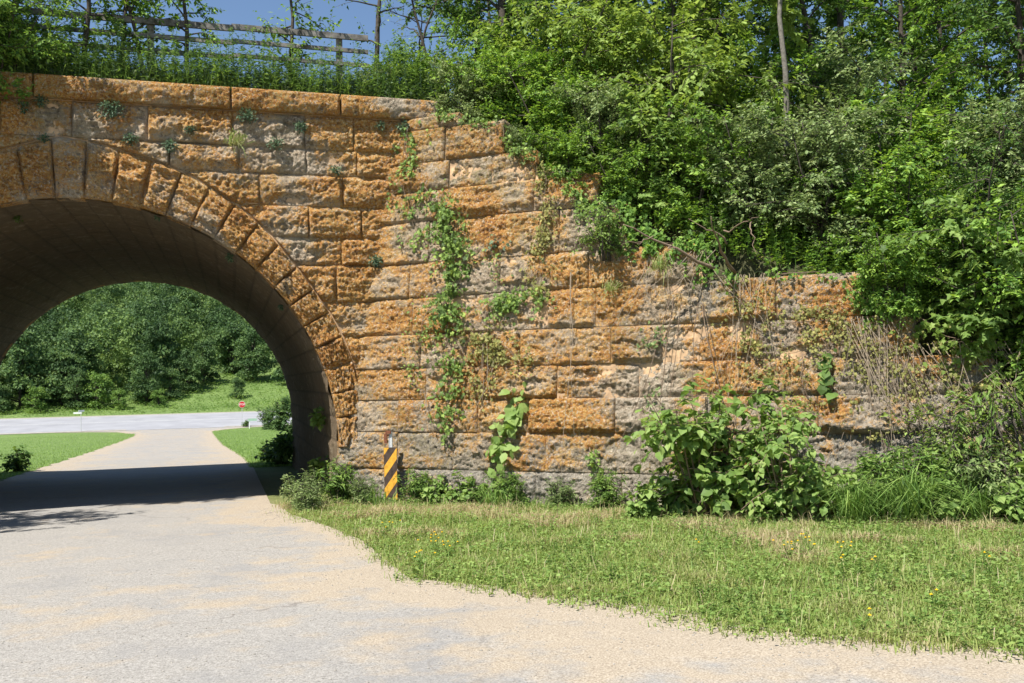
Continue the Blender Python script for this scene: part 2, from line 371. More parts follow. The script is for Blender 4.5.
def ledge(v): return np.interp(v, LE[:, 0], LE[:, 1])
def wob(v, k): return .10*np.sin(v*2.1+k)+.07*np.sin(v*5.3+2*k)
rv = np.unique(np.concatenate([np.arange(-60, -20, 4), np.arange(-20, 24, .25), VS[(VS >= 24) & (VS <= 101)], [101.4]]))
def sandf(u, v, l, r_):
    d = np.minimum(u-l, r_-u); return (.62 if v > -7 else .8)*np.exp(-np.maximum(d, 0)/(.8 if v > -7 else 1.5))+(.12 if v > 14 else 0)
sheet('road', lambda v: ledge(v)+wob(v, 1), lambda v: redge(v)+(.22 if v < 0 else .1)+(.35*float(sstep(np.array(-v), 7.5, 9)) if v < -7 else 0), rv, 60, M['road'], .012, sandf)
hv = np.unique(np.concatenate([[101], VS[(VS > 101) & (VS < 118)], [118]]))
sheet('highway', lambda v: -300, lambda v: 300, hv, 60, M['asphalt'], .03)
for a, b_ in ((101.0, 101.9),):
    sheet('highway_shoulder', lambda v: -300, lambda v: -9.5, [a, b_], 40, M['gravel'], .04)
    sheet('highway_shoulder', lambda v: 1.5, lambda v: 300, [a, b_], 40, M['gravel'], .04)
sheet('highway_shoulder', lambda v: -300, lambda v: 300, [117.0, 118.0], 40, M['gravel'], .04)
for a, b_ in ((116.4, 116.75), (110.2, 110.4), (109.75, 109.95)):
    sheet('painted_line', lambda v: -300, lambda v: 300, [a, b_], 40, M['paint'], .036)

# ------------------------------------------------------------------ stone blocks
def block_mesh(blocks, mapf, name, mat, cell=.028, thick=.6, clip=None, lichf=None):
    """blocks: (a0,a1,b0,b1,opt). Rock faced stones in wall coordinates, each its own rough relief."""
    AV = []; AF = []; L = []; Gy = []; Mo = []; n0 = 0
    for bi, (a0, a1, b0, b1, opt) in enumerate(blocks):
        rr = np.random.default_rng(opt.get('seed', bi*13+5)); j = opt.get('joint', .002)
        a0, a1, b0, b1 = a0+j, a1-j, b0+j, b1-j
        nx = max(4, int((a1-a0)/cell)); ny = max(4, int((b1-b0)/cell))
        a = np.linspace(a0, a1, nx); b = np.linspace(b0, b1, ny)
        a = np.concatenate([[a0], a, [a1]]); b = np.concatenate([[b0], b, [b1]])
        Ag, Bg = np.meshgrid(a, b, indexing='ij'); nx, ny = Ag.shape
        A_ = Ag.ravel(); B_ = Bg.ravel(); seedz = rr.uniform(0, 50); w, h = a1-a0, b1-b0
        P3 = np.c_[A_, B_, np.full(A_.size, rr.uniform(0, 50))]
        wj = .018*fbm(P3*3., 2)
        kx = rr.uniform(.5, 1.5, 4)*[1.5, 1.5, 1, 1]; m = np.minimum(np.minimum((A_-a0)*kx[0], (a1-A_)*kx[1]), np.minimum((B_-b0)*kx[2]*1.3, (b1-B_)*kx[3])); fb = (B_-b0)/h; fa = (A_-a0)/w
        rough = opt.get('rough', 1.)*rr.uniform(.8, 1.25); mg = opt.get('margin', .05)*rr.uniform(.6, 1.6)
        e = sstep(m+wj*1.1, 0, mg)
        d = opt.get('out', 0)+e*(.008+.026*rough*(rr.uniform(.3, 1.5)))
        pk = opt.get('peak', rr.choice([.55, .35, .2, .12], p=[.2, .25, .3, .25])); bul = np.where(fb < pk, sstep(fb/pk, 0, .8), 1-.75*sstep(fb, pk, 1.05))
        d = d+e*opt.get('bulge', rr.choice([.005, .02, .04, .075], p=[.3, .27, .25, .18]))*bul*(.75+.5*perlin(P3*[2.2, 1., 1]))
        n1 = fbm(P3*[4.2, 6.5, 1], 5, 2.15, .6); n2 = 1-2*np.abs(perlin(P3*[3.2, 8.5, 1]+9)); n3 = fbm(P3*[19, 24, 1]+3, 3, 2.2, .7)
        q_ = fbm(P3*[2.2, 5.5, 1]+70, 4, 2.2, .55)*3.2; fr = q_-np.floor(q_); ter = (np.floor(q_)+sstep(fr, .38, .62))/3.2      # fracture steps
        n4 = perlin(P3*[1.3, 10, 1]+55)
        d = d+e*rough*(.014*n1+.034*ter+.010*n2+.024*n3+.014*n4)+(1-e)*(.006*n3)
        # spalled hollows and pock marks
        hol = sstep(perlin(P3*[1.8, 2.6, 1]+21), .33, .55); d = d-e*hol*.05*rough
        pk2 = sstep(perlin(P3*[11, 13, 1]+41), .38, .52); d = d-pk2*e*.035; d = np.maximum(d, opt.get('out', 0)-.012)
        d = d+e*(rr.uniform(-.01, .01)+(fa-.5)*rr.uniform(-.03, .03))
        bord = np.zeros((nx, ny), bool); bord[0] = bord[-1] = True; bord[:, 0] = bord[:, -1] = True
        d = np.where(bord.ravel(), -thick, d)
        keep = None
        if clip is not None: d, keep = clip(A_, B_, d, thick)
        x, y, z = mapf(A_, B_, d)
        V = np.c_[x, y, z]; Fs = grid_faces(nx, ny)
        if keep is not None: Fs = Fs[keep[Fs].any(1)]
        AV.append(V); AF.append(Fs+n0); n0 += len(V)
        lb = opt.get('lich', None)
        if lb is None: lb = rr.normal(.62, .2)
        lc = .62+(lb-.62)*opt.get('lk', .8)+.75*fbm(np.c_[A_*.8, B_*1.3, 0*A_]*.9+3, 4)+.16*(fb-.4)+.25*sstep(d, .02, .11)-.1+(1-e)*opt.get('jl', .05)
        gb = opt.get('gray', 0.)+.5*fbm(np.c_[A_, B_, 0*A_]*.6+33, 3)*opt.get('gv', .8)
        mo = np.clip(opt.get('moss', 0)+.35*sstep(fbm(np.c_[A_, B_, 0*A_]*1.1+13, 3), .1, .5), 0, 1)
        L.append(lc); Gy.append(np.clip(gb, 0, 1)); Mo.append(mo)
    return make_mesh(name, np.vstack(AV), [np.vstack(AF)], mat, True, attrs={'lich': np.concatenate(L), 'gray': np.concatenate(Gy), 'moss': np.concatenate(Mo)})

TE = np.array([(0, 4.70), (30, 4.70), (33, 4.68), (43, 4.72), (57, 4.87), (70, 4.98), (78, 5.02), (88, 5.14), (92, 5.19), (100, 5.05), (110, 4.98), (123, 4.87), (137, 4.72), (150, 4.70), (180, 4.70)])
def rext(deg): return np.interp(deg, TE[:, 0], TE[:, 1])
bridge = empty('stone_arch_bridge', (CX, CY, -.4), label='old limestone railway bridge with a round arch over the road, crusted with orange lichen', cat='bridge')
def child(name, me, parent):
    """child mesh whose data is in world coordinates"""
    o = link(name, me, parent); o.matrix_parent_inverse = Matrix.Translation(-parent.location); return o

# spandrel
CZ = [2.42, 3.03, 3.67, 4.15, 4.69, 5.24, 5.69, 6.28]
def sp_blocks():
    out = []; r = np.random.default_rng(11)
    cz = [-.8, -.2, .16, .77, 1.3, 1.86]+CZ
    for k in range(len(cz)-1):
        z0, z1 = cz[k], cz[k+1]
        for side in (1, -1):
            zm = max(z0-ZS, 0)
            lim = math.sqrt(max(4.66**2-zm**2, 0)) if zm < 4.66 else 0
            s = lim-.3 if lim > .5 else (0 if side > 0 else 0); s = max(s, 0)
            if side < 0 and lim <= .5: s = .0
            end = 7.2
            s += r.uniform(-.4, 0) if lim > .5 else 0
            while s < end:
                w = r.uniform(.75, 1.5) if z0 > 3 else r.uniform(.6, 1.0)
                a0, a1 = (s, s+w) if side > 0 else (-s-w, -s)
                o = dict(seed=int(r.integers(1e6)))
                o['gray'] = -.2; o['gv'] = .4; o['lich'] = float(r.normal(.78, .10))
                if z0 >= 5.6:
                    o['lich'] = float(r.choice([.15, .35, .75])) if a0 < 3.4 else .75; o['rough'] = 1.1; o['bulge'] = .05
                out.append((a0, a1, z0, z1, o)); s += w
    return out
def sp_clip(A_, B_, d, thick):
    zz = B_-ZS; r_ = np.where(zz > 0, np.hypot(A_, zz), np.abs(A_)); dg = np.degrees(np.arctan2(np.maximum(zz, 0), A_)); re = rext(dg)
    k = sstep(r_-re, .0, .03); d2 = np.where(d < -.5*thick, d, -.14*(1-k)+d*k)
    return d2, (r_ > re-.12)
child('spandrel_wall', block_mesh(sp_blocks(), sp_map, 'spandrel_wall', M['stone'], .022, .35, sp_clip), bridge)
# voussoir ring
vb = []; joints = [87.6+5.75*k for k in range(-15, 17)]
joints = [0]+[j for j in joints if 3 < j < 177]+[180]
rr_ = np.random.default_rng(5)
for k in range(len(joints)-1):
    a0, a1 = math.radians(joints[k])*4.6, math.radians(joints[k+1])*4.6
    vb.append((a0, a1, 0, .95, dict(seed=k+77, lich=float(rr_.normal(.98, .1)), rough=1.1, margin=.05, bulge=float(rr_.uniform(.07, .12)), out=.015, joint=.003, peak=.45, jl=.15, gray=-.3, moss=-.6)))
def ring_map(a, b, d):
    th = a/4.6; re = rext(np.degrees(th)); r_ = R+b*(re-R)/.95
    x, y = XY(r_*np.cos(th), -d); return x, y, ZS+r_*np.sin(th)
def ring_map_rear(a, b, d):
    th = a/4.6; re = rext(np.degrees(th)); r_ = R+b*(re-R)/.95
    x, y = XY(r_*np.cos(th), VL+d); return x, y, ZS+r_*np.sin(th)
child('arch_ring', block_mesh(vb, ring_map, 'arch_ring', M['stone'], .022, .3), bridge)
child('rear_arch_ring', block_mesh(vb, ring_map_rear, 'rear_arch_ring', M['stone'], .08, .3), bridge)
# jamb stones under the springing
for sd_ in (1, -1):
    jb = []
    for z0, z1 in ((-1., -.2), (-.2, .16), (.16, .4964)):
        jb.append((min(sd_*R, sd_*4.9), max(sd_*R, sd_*4.9), z0, z1, dict(seed=int(abs(z0*100)+sd_+3), lich=.45, gray=.2)))
    child('pier_stones', block_mesh(jb, sp_map, 'pier_stones', M['stone'], .03, .3), bridge)
# coping
cb = []
for a0, a1 in ((-9.6, -6.7), (-6.7, -3.6), (-3.6, -.55), (-.55, 2.47), (2.47, 4.3), (4.3, 6.04)):
    cb.append((a0, a1, 6.285, 6.665, dict(seed=int(a0*10)+300, lich=.55, out=.13, rough=.8, margin=.03, bulge=.03, peak=.5, moss=.12, gray=.15 if a0 > 2 else 0, joint=.012)))
child('coping', block_mesh(cb, sp_map, 'coping', M['stone'], .028, .5), bridge)
# mortar / core sheets with the arch opening, front and rear
def fan_sheet(v, zt, hw, rin):
    th = np.linspace(0, np.pi, 91); V = []
    inner = [(hw_, z) for hw_, z in ((rin, -1.2), )]
    pts_i = [(rin, -1.3)]+[(rin*math.cos(t), ZS+rin*math.sin(t)) for t in th]+[(-rin, -1.3)]
    pts_o = [(hw, -1.3)]
    for t in th:
        c_, s_ = math.cos(t), math.sin(t); k = min(hw/abs(c_) if abs(c_) > 1e-6 else 1e9, (zt-ZS)/s_ if s_ > 1e-6 else 1e9); pts_o.append((k*c_, ZS+k*s_))
    pts_o.append((-hw, -1.3))
    for (a, b), (c_, d_) in zip(pts_i, pts_o):
        for q in ((a, b), (c_, d_)):
            x, y = XY(q[0], v); V.append((float(x), float(y), q[1]))
    return np.array(V), grid_faces(len(pts_i), 2)
V1, F1 = fan_sheet(.014, 6.5, 8.5, R+.08); child('mortar_bed', make_mesh('mortar_bed', V1, [F1], M['mortar'], False), bridge)
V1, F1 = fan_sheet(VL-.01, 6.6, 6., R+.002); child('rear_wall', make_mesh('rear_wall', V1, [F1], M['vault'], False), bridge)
# rear coping
mb = MB(); x, y = XY(0, VL+.1); mb.box((float(x), float(y), 6.47), (12.4, .6, .38), [[EU[0], EV[0], 0], [EU[1], EV[1], 0], [0, 0, 1]]); child('rear_coping', mb.mesh('rear_coping', M['vault'], False), bridge)
# vault lining with ashlar joints
def vault():
    arc = R*np.pi; jl = 1.75; tot = arc+2*jl; q = np.linspace(0, tot, 520); vv = np.linspace(.012, VL, 260)
    Q, Vv = np.meshgrid(q, vv, indexing='ij'); Q = Q.ravel(); Vv = Vv.ravel()
    ph = math.radians(5.75)*R
    off = ((jl+math.radians(joints[1])*R) % ph)
    row = np.floor((Q-off)/ph); dr = np.abs(((Q-off)/ph) % 1); dr = np.minimum(dr, 1-dr)*ph
    ln = .85+.25*np.sin(row*12.9); sh = (row*.37*1.7) % 1.0
    dc = ((Vv+sh)/ln) % 1; dc = np.minimum(dc, 1-dc)*ln
    bid = np.floor((Vv+sh)/ln)*7.3+row*3.1
    jt = 1-sstep(np.minimum(dr, dc), .0, .032)
    P3 = np.c_[Q, Vv, bid*.0]
    d = .022*jt-.02*fbm(P3*2.5, 4)-.012*np.sin(bid*5.1)-.012*fbm(P3*9, 3)-.03*sstep(perlin(P3*1.3+5), .3, .6)
    ang = (Q-jl)/R; rr = R-.006+np.minimum(d, .02)
    u = np.where(ang < 0, rr, np.where(ang > np.pi, -rr, rr*np.cos(ang)))
    z = np.where(ang < 0, ZS+(Q-jl), np.where(ang > np.pi, ZS-(Q-jl-arc), ZS+rr*np.sin(ang)))
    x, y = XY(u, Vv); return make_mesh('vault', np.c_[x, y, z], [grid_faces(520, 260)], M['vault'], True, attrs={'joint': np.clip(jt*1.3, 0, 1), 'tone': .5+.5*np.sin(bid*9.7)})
child('vault_lining', vault(), bridge)

# ------------------------------------------------------------------ wing walls
WZ = [-.75, .16, .77, 1.31, 1.84, 2.42, 3.06, 3.66, 4.39, 4.94, 5.45, 6.06]
WEND = [4.6, 4.0, 3.4, 2.3, 1.2, .25, -.45, -2.75, -3.85, -4.35, -5.45, -6.05]
def wing_blocks(seed, gy=1.):
    r = np.random.default_rng(seed); out = []
    for k in range(len(WZ)):
        z0 = WZ[k]; z1 = WZ[k+1] if k+1 < len(WZ) else 6.30
        if k == len(WZ)-1: end = -6.9
        else: end = WEND[k+1] if k+1 < len(WEND) else -6.1
        t = float(seam_t((z0+z1)/2))-.10
        first = True
        while t < end-.25:
            w = r.uniform(.8, 1.7)
            if t+w > end-.35: w = end-t
            tc = t+w/2
            gray = {0: .95, 1: .65, 2: .30, 3: .1}.get(k, 0)
            if tc > -2.2: gray += .5
            if tc > .2: gray += .2
            lich = float(r.normal(.70, .13)); lich -= {0: .75, 1: .30, 2: .12}.get(k, 0)
            if tc > -1.6: lich -= .18
            if tc > -.4: lich -= .3
            if 1 < k < 8 and -5.4 < tc < -2.5: gray += .12
            if k >= 9: lich += .0
            out.append((t, t+w, z0, z1, dict(seed=int(r.integers(1e6)), lich=lich, gray=gray*gy-.12, rough=1.15 if tc > -6 else .9, moss=.08 if k < 9 else .35, out=float(r.uniform(-.015, .02)))))
            t += w
    return out
wing = empty('retaining_wall', (float(wing_map(-4, 0, 0)[0]), float(wing_map(-4, 0, 0)[1]), -.3), label='stepped stone wing wall to the right of the arch, orange and grey with creepers', cat='wall')
child('stone_courses', block_mesh(wing_blocks(21), wing_map, 'stone_courses', M['stone'], .022, .55), wing)
# core behind the stones
cv = []
for t in np.linspace(-8.6, 4.5, 160):
    zt = max([WZ[k+1] if k+1 < len(WZ) else 6.28 for k in range(len(WZ)) if t < (WEND[k+1] if k+1 < len(WEND) else -6.9)] or [WZ[1]])-.12
    for z in (-1., zt):
        cv.append(wing_map(t, z, -.014))
child('mortar_bed', make_mesh('mortar_bed', np.array(cv, float), [grid_faces(160, 2)], M['mortar'], False), wing)
# mirrored wing on the far side of the road
def mirror(p):
    u, v = UV(p[0], p[1]); x, y = XY(-u, v); return x, y, p[2]
wing2 = empty('retaining_wall', (float(XY(-7, -2)[0]), float(XY(-7, -2)[1]), -.3), label='stone wing wall on the left side of the road, outside the picture beside the arch', cat='wall')
child('stone_courses', block_mesh(wing_blocks(45), lambda a, b, d: mirror(wing_map(a, b, d)), 'stone_courses', M['stone'], .06, .55), wing2)
# rear return walls
for sd_ in (1, -1):
    mbb = MB(); V = []
    for v, zt, us_ in ((VL-.05, 6.4, 5.1), (VL+4, 4.2, 10.), (VL+9, 1., 16.2)):
        for uo in (us_, us_+.6):
            for z in (-2, zt):
                x, y = XY(sd_*uo, v); V.append((float(x), float(y), z))
    Q = []
    for i in (0, 1):
        b0 = i*4; b1 = b0+4
        Q += [(b0, b1, b1+1, b0+1), (b0+2, b0+3, b1+3, b1+2), (b0+1, b1+1, b1+3, b0+3)]
    Q += [(8, 10, 11, 9)]
    o = link('retaining_wall', make_mesh('rear_retaining_wall', np.array(V), [np.array(Q)], M['vault'], False))
    tag(o, label='low stone return wall behind the bridge on the %s side of the road' % ('right' if sd_ > 0 else 'left'), cat='wall')

# ------------------------------------------------------------------ embankment
def emb_nat(u, v):
    f = 6.45+.66*(v-.7); b = 6.45-.66*(v-12.2); return np.minimum(6.45, np.minimum(f, b))
eu = np.concatenate([np.arange(-90, -16, 3.), np.arange(-16, 18, .25), np.arange(18, 91, 3.)]); ev = np.arange(-11, 25, .25)
Ue, Ve = np.meshgrid(eu, ev, indexing='ij'); Uf, Vf = Ue.ravel(), Ve.ravel()
xe, ye = XY(Uf, Vf); nz_ = fbm(np.c_[xe, ye, 0*xe]*.5, 3)
He = emb_nat(Uf, Vf)+.18*nz_*sstep(np.abs(Uf), 5, 8)
xm, ym = XY(np.abs(Uf), Vf)
tt = xm*GX+ym*GY; aa = xm*HX+ym*HY
front = (aa < wing_a(np.clip(He, -1, 6.3))+.30) & (tt < 4.2) & (Vf < .5) & (np.abs(Uf) > 5.38)
hole = (np.abs(Uf) < 5.4+np.maximum(Vf-VL, 0)*1.25) & ((Vf < .2) | (Vf > VL-.2))
He = np.where(front, He-1.6, He)
Fe = grid_faces(len(eu), len(ev)); Fe = Fe[~(hole[Fe].any(1) | front[Fe].all(1))]
low = He < GV(Vf)-.25; Fe = Fe[~low[Fe].all(1)]
o = link('embankment', make_mesh('embankment', np.c_[xe, ye, He], [Fe], M['soil'], True)); tag(o, kind='structure')
def bank_z(x, y):
    u, v = UV(x, y); return float(max(emb_nat(u, v), GV(v)))

# ------------------------------------------------------------------ plants: builders
def grow_plant(seed, h=4., spread=1.6, stems=1, trunk_r=.07, crown0=.25, limbs=22, twigs=12, leaves=14, leaf='oval', size=.07, kind='tree',
               lean=.1, droop=.15, wood=None, lm=None, tw_len=.45, tint=(.45, .2), up=.35, compound=False):
    r = np.random.default_rng(seed); W = MB(); Lf = MB(); LP, LD, LN, LL, LT = [], [], [], [], []
    for si in range(stems):
        az = r.uniform(0, 2*np.pi); ln = lean*(r.uniform(.3, 1) if stems == 1 else r.uniform(.15, 1.))
        hh = h*(1 if stems == 1 else r.uniform(.55, 1.)); base = np.array([r.normal(0, .06), r.normal(0, .06), -.25]) if stems > 1 else np.array([0, 0, -.3])
        ts = np.linspace(0, 1, 9); ox = ln*hh*ts**1.2; wig = np.cumsum(r.normal(0, .035*hh/4, (9, 2)), 0); wig[0] = 0
        P = np.c_[base[0]+ox*np.cos(az)+wig[:, 0], base[1]+ox*np.sin(az)+wig[:, 1], base[2]+(hh-base[2])*ts*(1-.12*ln*ts)]
        rad = trunk_r*(1-.86*ts)*(1 if stems == 1 else .7)+.004; W.tube(P, rad, 7)
        nl = limbs if stems == 1 else max(3, int(limbs*hh/h))
        for li in range(nl):
            f = crown0+(1-crown0)*((li+r.uniform(.1, .9))/nl); k = f*8; i = min(7, int(k)); p0 = P[i]+(P[i+1]-P[i])*(k-i)
            prof = math.sin(math.pi*min(1, .18+.82*(1-(f-crown0)/(1-crown0+1e-6))))**.6 if stems == 1 else (.55+.45*r.uniform())
            L = spread*prof*r.uniform(.6, 1.15); a = li*2.4+r.uniform(-.5, .5); el = up+r.uniform(-.25, .45)
            d = np.array([math.cos(a)*math.cos(el), math.sin(a)*math.cos(el), math.sin(el)])
            q = np.linspace(0, 1, 6); Q = p0+L*q[:, None]*d+np.cumsum(r.normal(0, .05*L, (6, 3)), 0)*q[:, None]; Q[:, 2] -= droop*L*q**2
            r0 = max(.006, rad[i]*.45); W.tube(Q, r0*(1-.8*q)+.003, 4, cap=False)
            for ti in range(twigs):
                g = .12+.88*(ti+r.uniform(0, 1))/twigs; kk = g*5; j = min(4, int(kk)); b = Q[j]+(Q[j+1]-Q[j])*(kk-j)
                dd = unit(unit(Q[j+1]-Q[j])*.7+rvec(1, r)[0]*.85+np.array([0, 0, .25])); tl = tw_len*r.uniform(.5, 1.2)
                if ti % 2 == 0: W.tube(np.array([b, b+dd*tl*.55+[0, 0, .01], b+dd*tl-[0, 0, droop*tl*.4]]), [.005, .004, .002], 3, cap=False)
                m = leaves; t_ = (np.arange(m)+r.uniform(0, 1, m))/m; side = np.where(np.arange(m) % 2 == 0, 1., -1.)
                up_ = np.array([0, 0, 1.]); sd_ = unit(np.cross(dd, up_)+1e-6)
                pos = b+dd*tl*t_[:, None]+r.normal(0, .018, (m, 3))+[0, 0, -1]*(droop*tl*.4*t_**2)[:, None]
                D = dd*.55+sd_*side[:, None]*.9+r.normal(0, .35, (m, 3))-up_*(.15+droop)
                Nn = up_*1.+r.normal(0, .42, (m, 3))+d*.35
                LP.append(pos); LD.append(D); LN.append(Nn); LL.append(size*r.uniform(.4, 1.25, m)); tb = tint[0]+r.normal(0, tint[1]*.55)
                LT.append(np.clip(tb+r.normal(0, tint[1], m)+.12*(t_-.5), 0, 1))
    add_leaves(Lf, np.vstack(LP), np.vstack(LD), np.vstack(LN), np.concatenate(LL), np.concatenate(LT), leaf, r)
    return (('trunk', W.mesh('trunk', wood or M['bark'])), ('crown', Lf.mesh('crown', lm or M['lf_mid'], False))) if kind == 'tree' else (('stems', W.mesh('stems', wood or M['bark'])), ('foliage', Lf.mesh('foliage', lm or M['lf_mid'], False)))
def place(proto, name, loc, rz=0, sc=1., label=None, cat=None, group=None, mats=None, tilt=(0, 0)):
    e_ = empty(name, loc, rz, label=label, cat=cat, group=group); e_.scale = (sc, sc, sc) if np.isscalar(sc) else sc; e_.rotation_euler = (tilt[0], tilt[1], rz)
    for nm, me in proto: link(nm, me, e_)
    return e_
PR = {}
PR['yel'] = [grow_plant(s_, h=2.4, spread=1.1, stems=7, trunk_r=.03, crown0=.15, limbs=10, twigs=9, leaves=22, leaf='oval', size=.09, kind='shrub', lean=.5, droop=.35, lm=M['lf_yel'], tw_len=.5, tint=(.55, .2)) for s_ in (1, 2)]
PR['mid'] = [grow_plant(s_, h=2.3, spread=1.0, stems=8, trunk_r=.03, crown0=.1, limbs=11, twigs=11, leaves=22, leaf='oval', size=.082, kind='shrub', lean=.45, droop=.2, lm=M['lf_mid'], tw_len=.42, tint=(.58, .25)) for s_ in (3, 4, 5)]
PR['grey'] = [grow_plant(s_, h=2.2, spread=1.0, stems=8, trunk_r=.03, crown0=.1, limbs=11, twigs=11, leaves=22, leaf='oval', size=.072, kind='shrub', lean=.45, droop=.25, lm=M['lf_grey'], tw_len=.42, tint=(.5, .25)) for s_ in (6, 7)]
PR['broad'] = [grow_plant(s_, h=2., spread=.9, stems=8, trunk_r=.025, crown0=.1, limbs=8, twigs=6, leaves=12, leaf='lobed', size=.13, kind='shrub', lean=.45, droop=.35, lm=M['lf_broad'], tw_len=.45, tint=(.45, .2)) for s_ in (8, 9)]
PR['tree'] = [grow_plant(s_, h=7.5, spread=2.1, trunk_r=.11, crown0=.12, limbs=34, twigs=19, leaves=22, leaf='oval', size=.12, lean=.12, droop=.25, lm=M['lf_mid'], tw_len=.7, tint=(.45, .22)) for s_ in (10, 11)]
PR['dark'] = [grow_plant(s_, h=8.5, spread=2.3, trunk_r=.13, crown0=.08, limbs=36, twigs=19, leaves=22, leaf='oval', size=.125, lean=.1, droop=.2, lm=M['lf_dark'], tw_len=.7, tint=(.45, .2)) for s_ in (12, 13)]
PR['ytree'] = [grow_plant(s_, h=6.5, spread=1.9, trunk_r=.09, crown0=.1, limbs=32, twigs=17, leaves=20, leaf='oval', size=.12, lean=.15, droop=.4, lm=M['lf_yel'], tw_len=.65, tint=(.5, .2)) for s_ in (14,)]
PR['sap'] = [grow_plant(s_, h=3.4, spread=1.0, trunk_r=.055, crown0=.36, limbs=15, twigs=7, leaves=11, leaf='oval', size=.10, lean=.3, droop=.3, lm=M['lf_mid'], tw_len=.45, tint=(.5, .2)) for s_ in (15, 16, 17)]
PR['bare'] = [grow_plant(s_, h=3.4, spread=1.5, trunk_r=.05, crown0=.3, limbs=8, twigs=5, leaves=3, leaf='oval', size=.07, lean=.35, droop=.1, lm=M['lf_grey'], tw_len=.5, tint=(.5, .2)) for s_ in (18, 19)]

def bxy(u, v, dz=-.05):
    x, y = XY(u, v); x, y = float(x), float(y); return (x, y, bank_z(x, y)+dz)
# ------------------------------------------------------------------ shrubs along the top of the wing wall (front rank)
def at(x, y, dz=-.1): return (x, y, bank_z(x, y)+dz)
front_rank = [
 # x, y, proto, variant, scale, label
 (-.80, 16.55, 'grey', 0, .75, 'small grey-green shrub leaning out where the coping meets the wing wall'),
 (-.05, 16.75, 'mid', 0, .95, 'dense mid-green shrub rising behind the highest stones of the wing wall'),
 (.95, 16.1, 'mid', 1, .95, 'bushy green shrub over the second step of the wing wall'),
 (.6, 17.1, 'yel', 0, 1.4, 'bright yellow-green shrub standing just above the second step of the wing wall'),
 (1.65, 15.55, 'grey', 1, .85, 'shaded grey-green shrub just left of the broad-leaved shrub over the wall'),
 (2.35, 15.1, 'broad', 0, .95, 'fresh green broad-leaved shrub hanging over the middle of the wing wall'),
 (2.95, 14.75, 'mid', 2, .85, 'lit green shrub overhanging the wall above the dead stems'),
 (2.7, 15.9, 'yel', 1, 1.45, 'yellow-green shrub behind the overhanging middle shrub of the bank'),
 (3.85, 14.45, 'grey', 0, 1.0, 'spreading grey-green shrub with small leaves above the lone orange block'),
 (4.75, 14.2, 'grey', 1, 1.1, 'wide grey-green shrub reaching to the right above the lone orange block'),
 (5.7, 13.75, 'mid', 0, 1.05, 'green shrub at the dark hollow above the right end of the wall'),
 (6.6, 13.4, 'dark_s', 0, 1.0, 'deep green shrub right of the dark hollow near the right edge'),
 (6.6, 12.6, 'broad', 1, 1.0, 'broad-leaved green shrub covering the falling right end of the wall'),
 (1.95, 14.85, 'mid', 1, .62, 'low green shrub spilling over the fourth step of the wing wall'),
 (1.1, 15.25, 'mid', 0, .6, 'small green shrub spilling over the third step of the wing wall'),
 (.25, 15.65, 'grey', 0, .42, 'small grey-green shrub on the second step of the wing wall'),
 (5.4, 12.95, 'mid', 2, .62, 'low green shrub hanging over the wall right of the lone orange block'),
 (7.4, 12.1, 'mid', 1, 1.05, 'green shrub with arching stems at the right edge of the picture'),
]
PR['dark_s'] = [grow_plant(20, h=2.3, spread=1.0, stems=8, trunk_r=.03, crown0=.1, limbs=9, twigs=9, leaves=18, leaf='oval', size=.07, kind='shrub', lean=.45, droop=.2, lm=M['lf_dark'], tw_len=.42, tint=(.5, .22))]
for i, (x, y, k, vr, sc, lab) in enumerate(front_rank):
    place(PR[k][vr], 'leafy_shrub', at(x, y), i*1.7, sc, lab, 'shrub', 'shrubs growing over the top of the wing wall')
second = [
 (1.3, 18.3, 'tree', 0, .72), (2.2, 17.3, 'yel', 1, 1.15), (3.3, 17.5, 'ytree', 0, .75), (4.6, 16.6, 'mid', 1, 1.2), (5.7, 16.3, 'grey', 0, 1.3), (6.7, 15.6, 'mid', 2, 1.2), (7.8, 14.8, 'grey', 1, 1.3),
 (4.4, 18.2, 'tree', 1, .8), (6.0, 18.0, 'dark', 0, .72), (7.6, 17.3, 'tree', 0, .8), (9.2, 16.4, 'dark', 1, .75), (9.3, 14.3, 'broad', 0, 1.3), (10.6, 15.3, 'tree', 1, .8),
 (8.6, 12.9, 'mid', 0, 1.2), (10.3, 12.6, 'grey', 1, 1.3), (.4, 18.9, 'mid', 1, 1.1)]
lab2 = ['slim green tree behind the shrubs at the highest end of the wing wall', 'yellow-green shrub in the second rank, above the bushy shrub of the second step', 'tall yellow-green tree with drooping sprays, brightest crown on the bank',
 'green shrub in the second rank, right under the brightest yellow-green crown', 'large grey-green shrub on the slope behind the lone orange block', 'green shrub on the slope behind the dark hollow', 'large grey-green shrub at the right, uphill of the dark hollow',
 'green tree with loose crown in the upper middle of the bank', 'dark-crowned tree right of the pale trunk on the bank', 'green tree with loose crown between the dark trees at the upper right', 'dark-crowned tree at the top right corner',
 'big broad-leaved shrub on the slope at the right edge', 'green tree at the far right of the bank', 'green shrub low on the slope beyond the right end of the wall', 'grey-green shrub low on the slope right of the picture', 'green shrub by the last fence post on the bank top']
for i, ((x, y, k, vr, sc), lab) in enumerate(zip(second, lab2)):
    sh = k in ('tree', 'ytree', 'dark')
    place(PR[k][vr], 'broadleaf_tree' if sh else 'leafy_shrub', at(x, y, -.1), i*2.3+.5, sc, lab, 'tree' if sh else 'shrub', 'trees on the railway bank' if sh else 'shrubs on the slope of the bank')
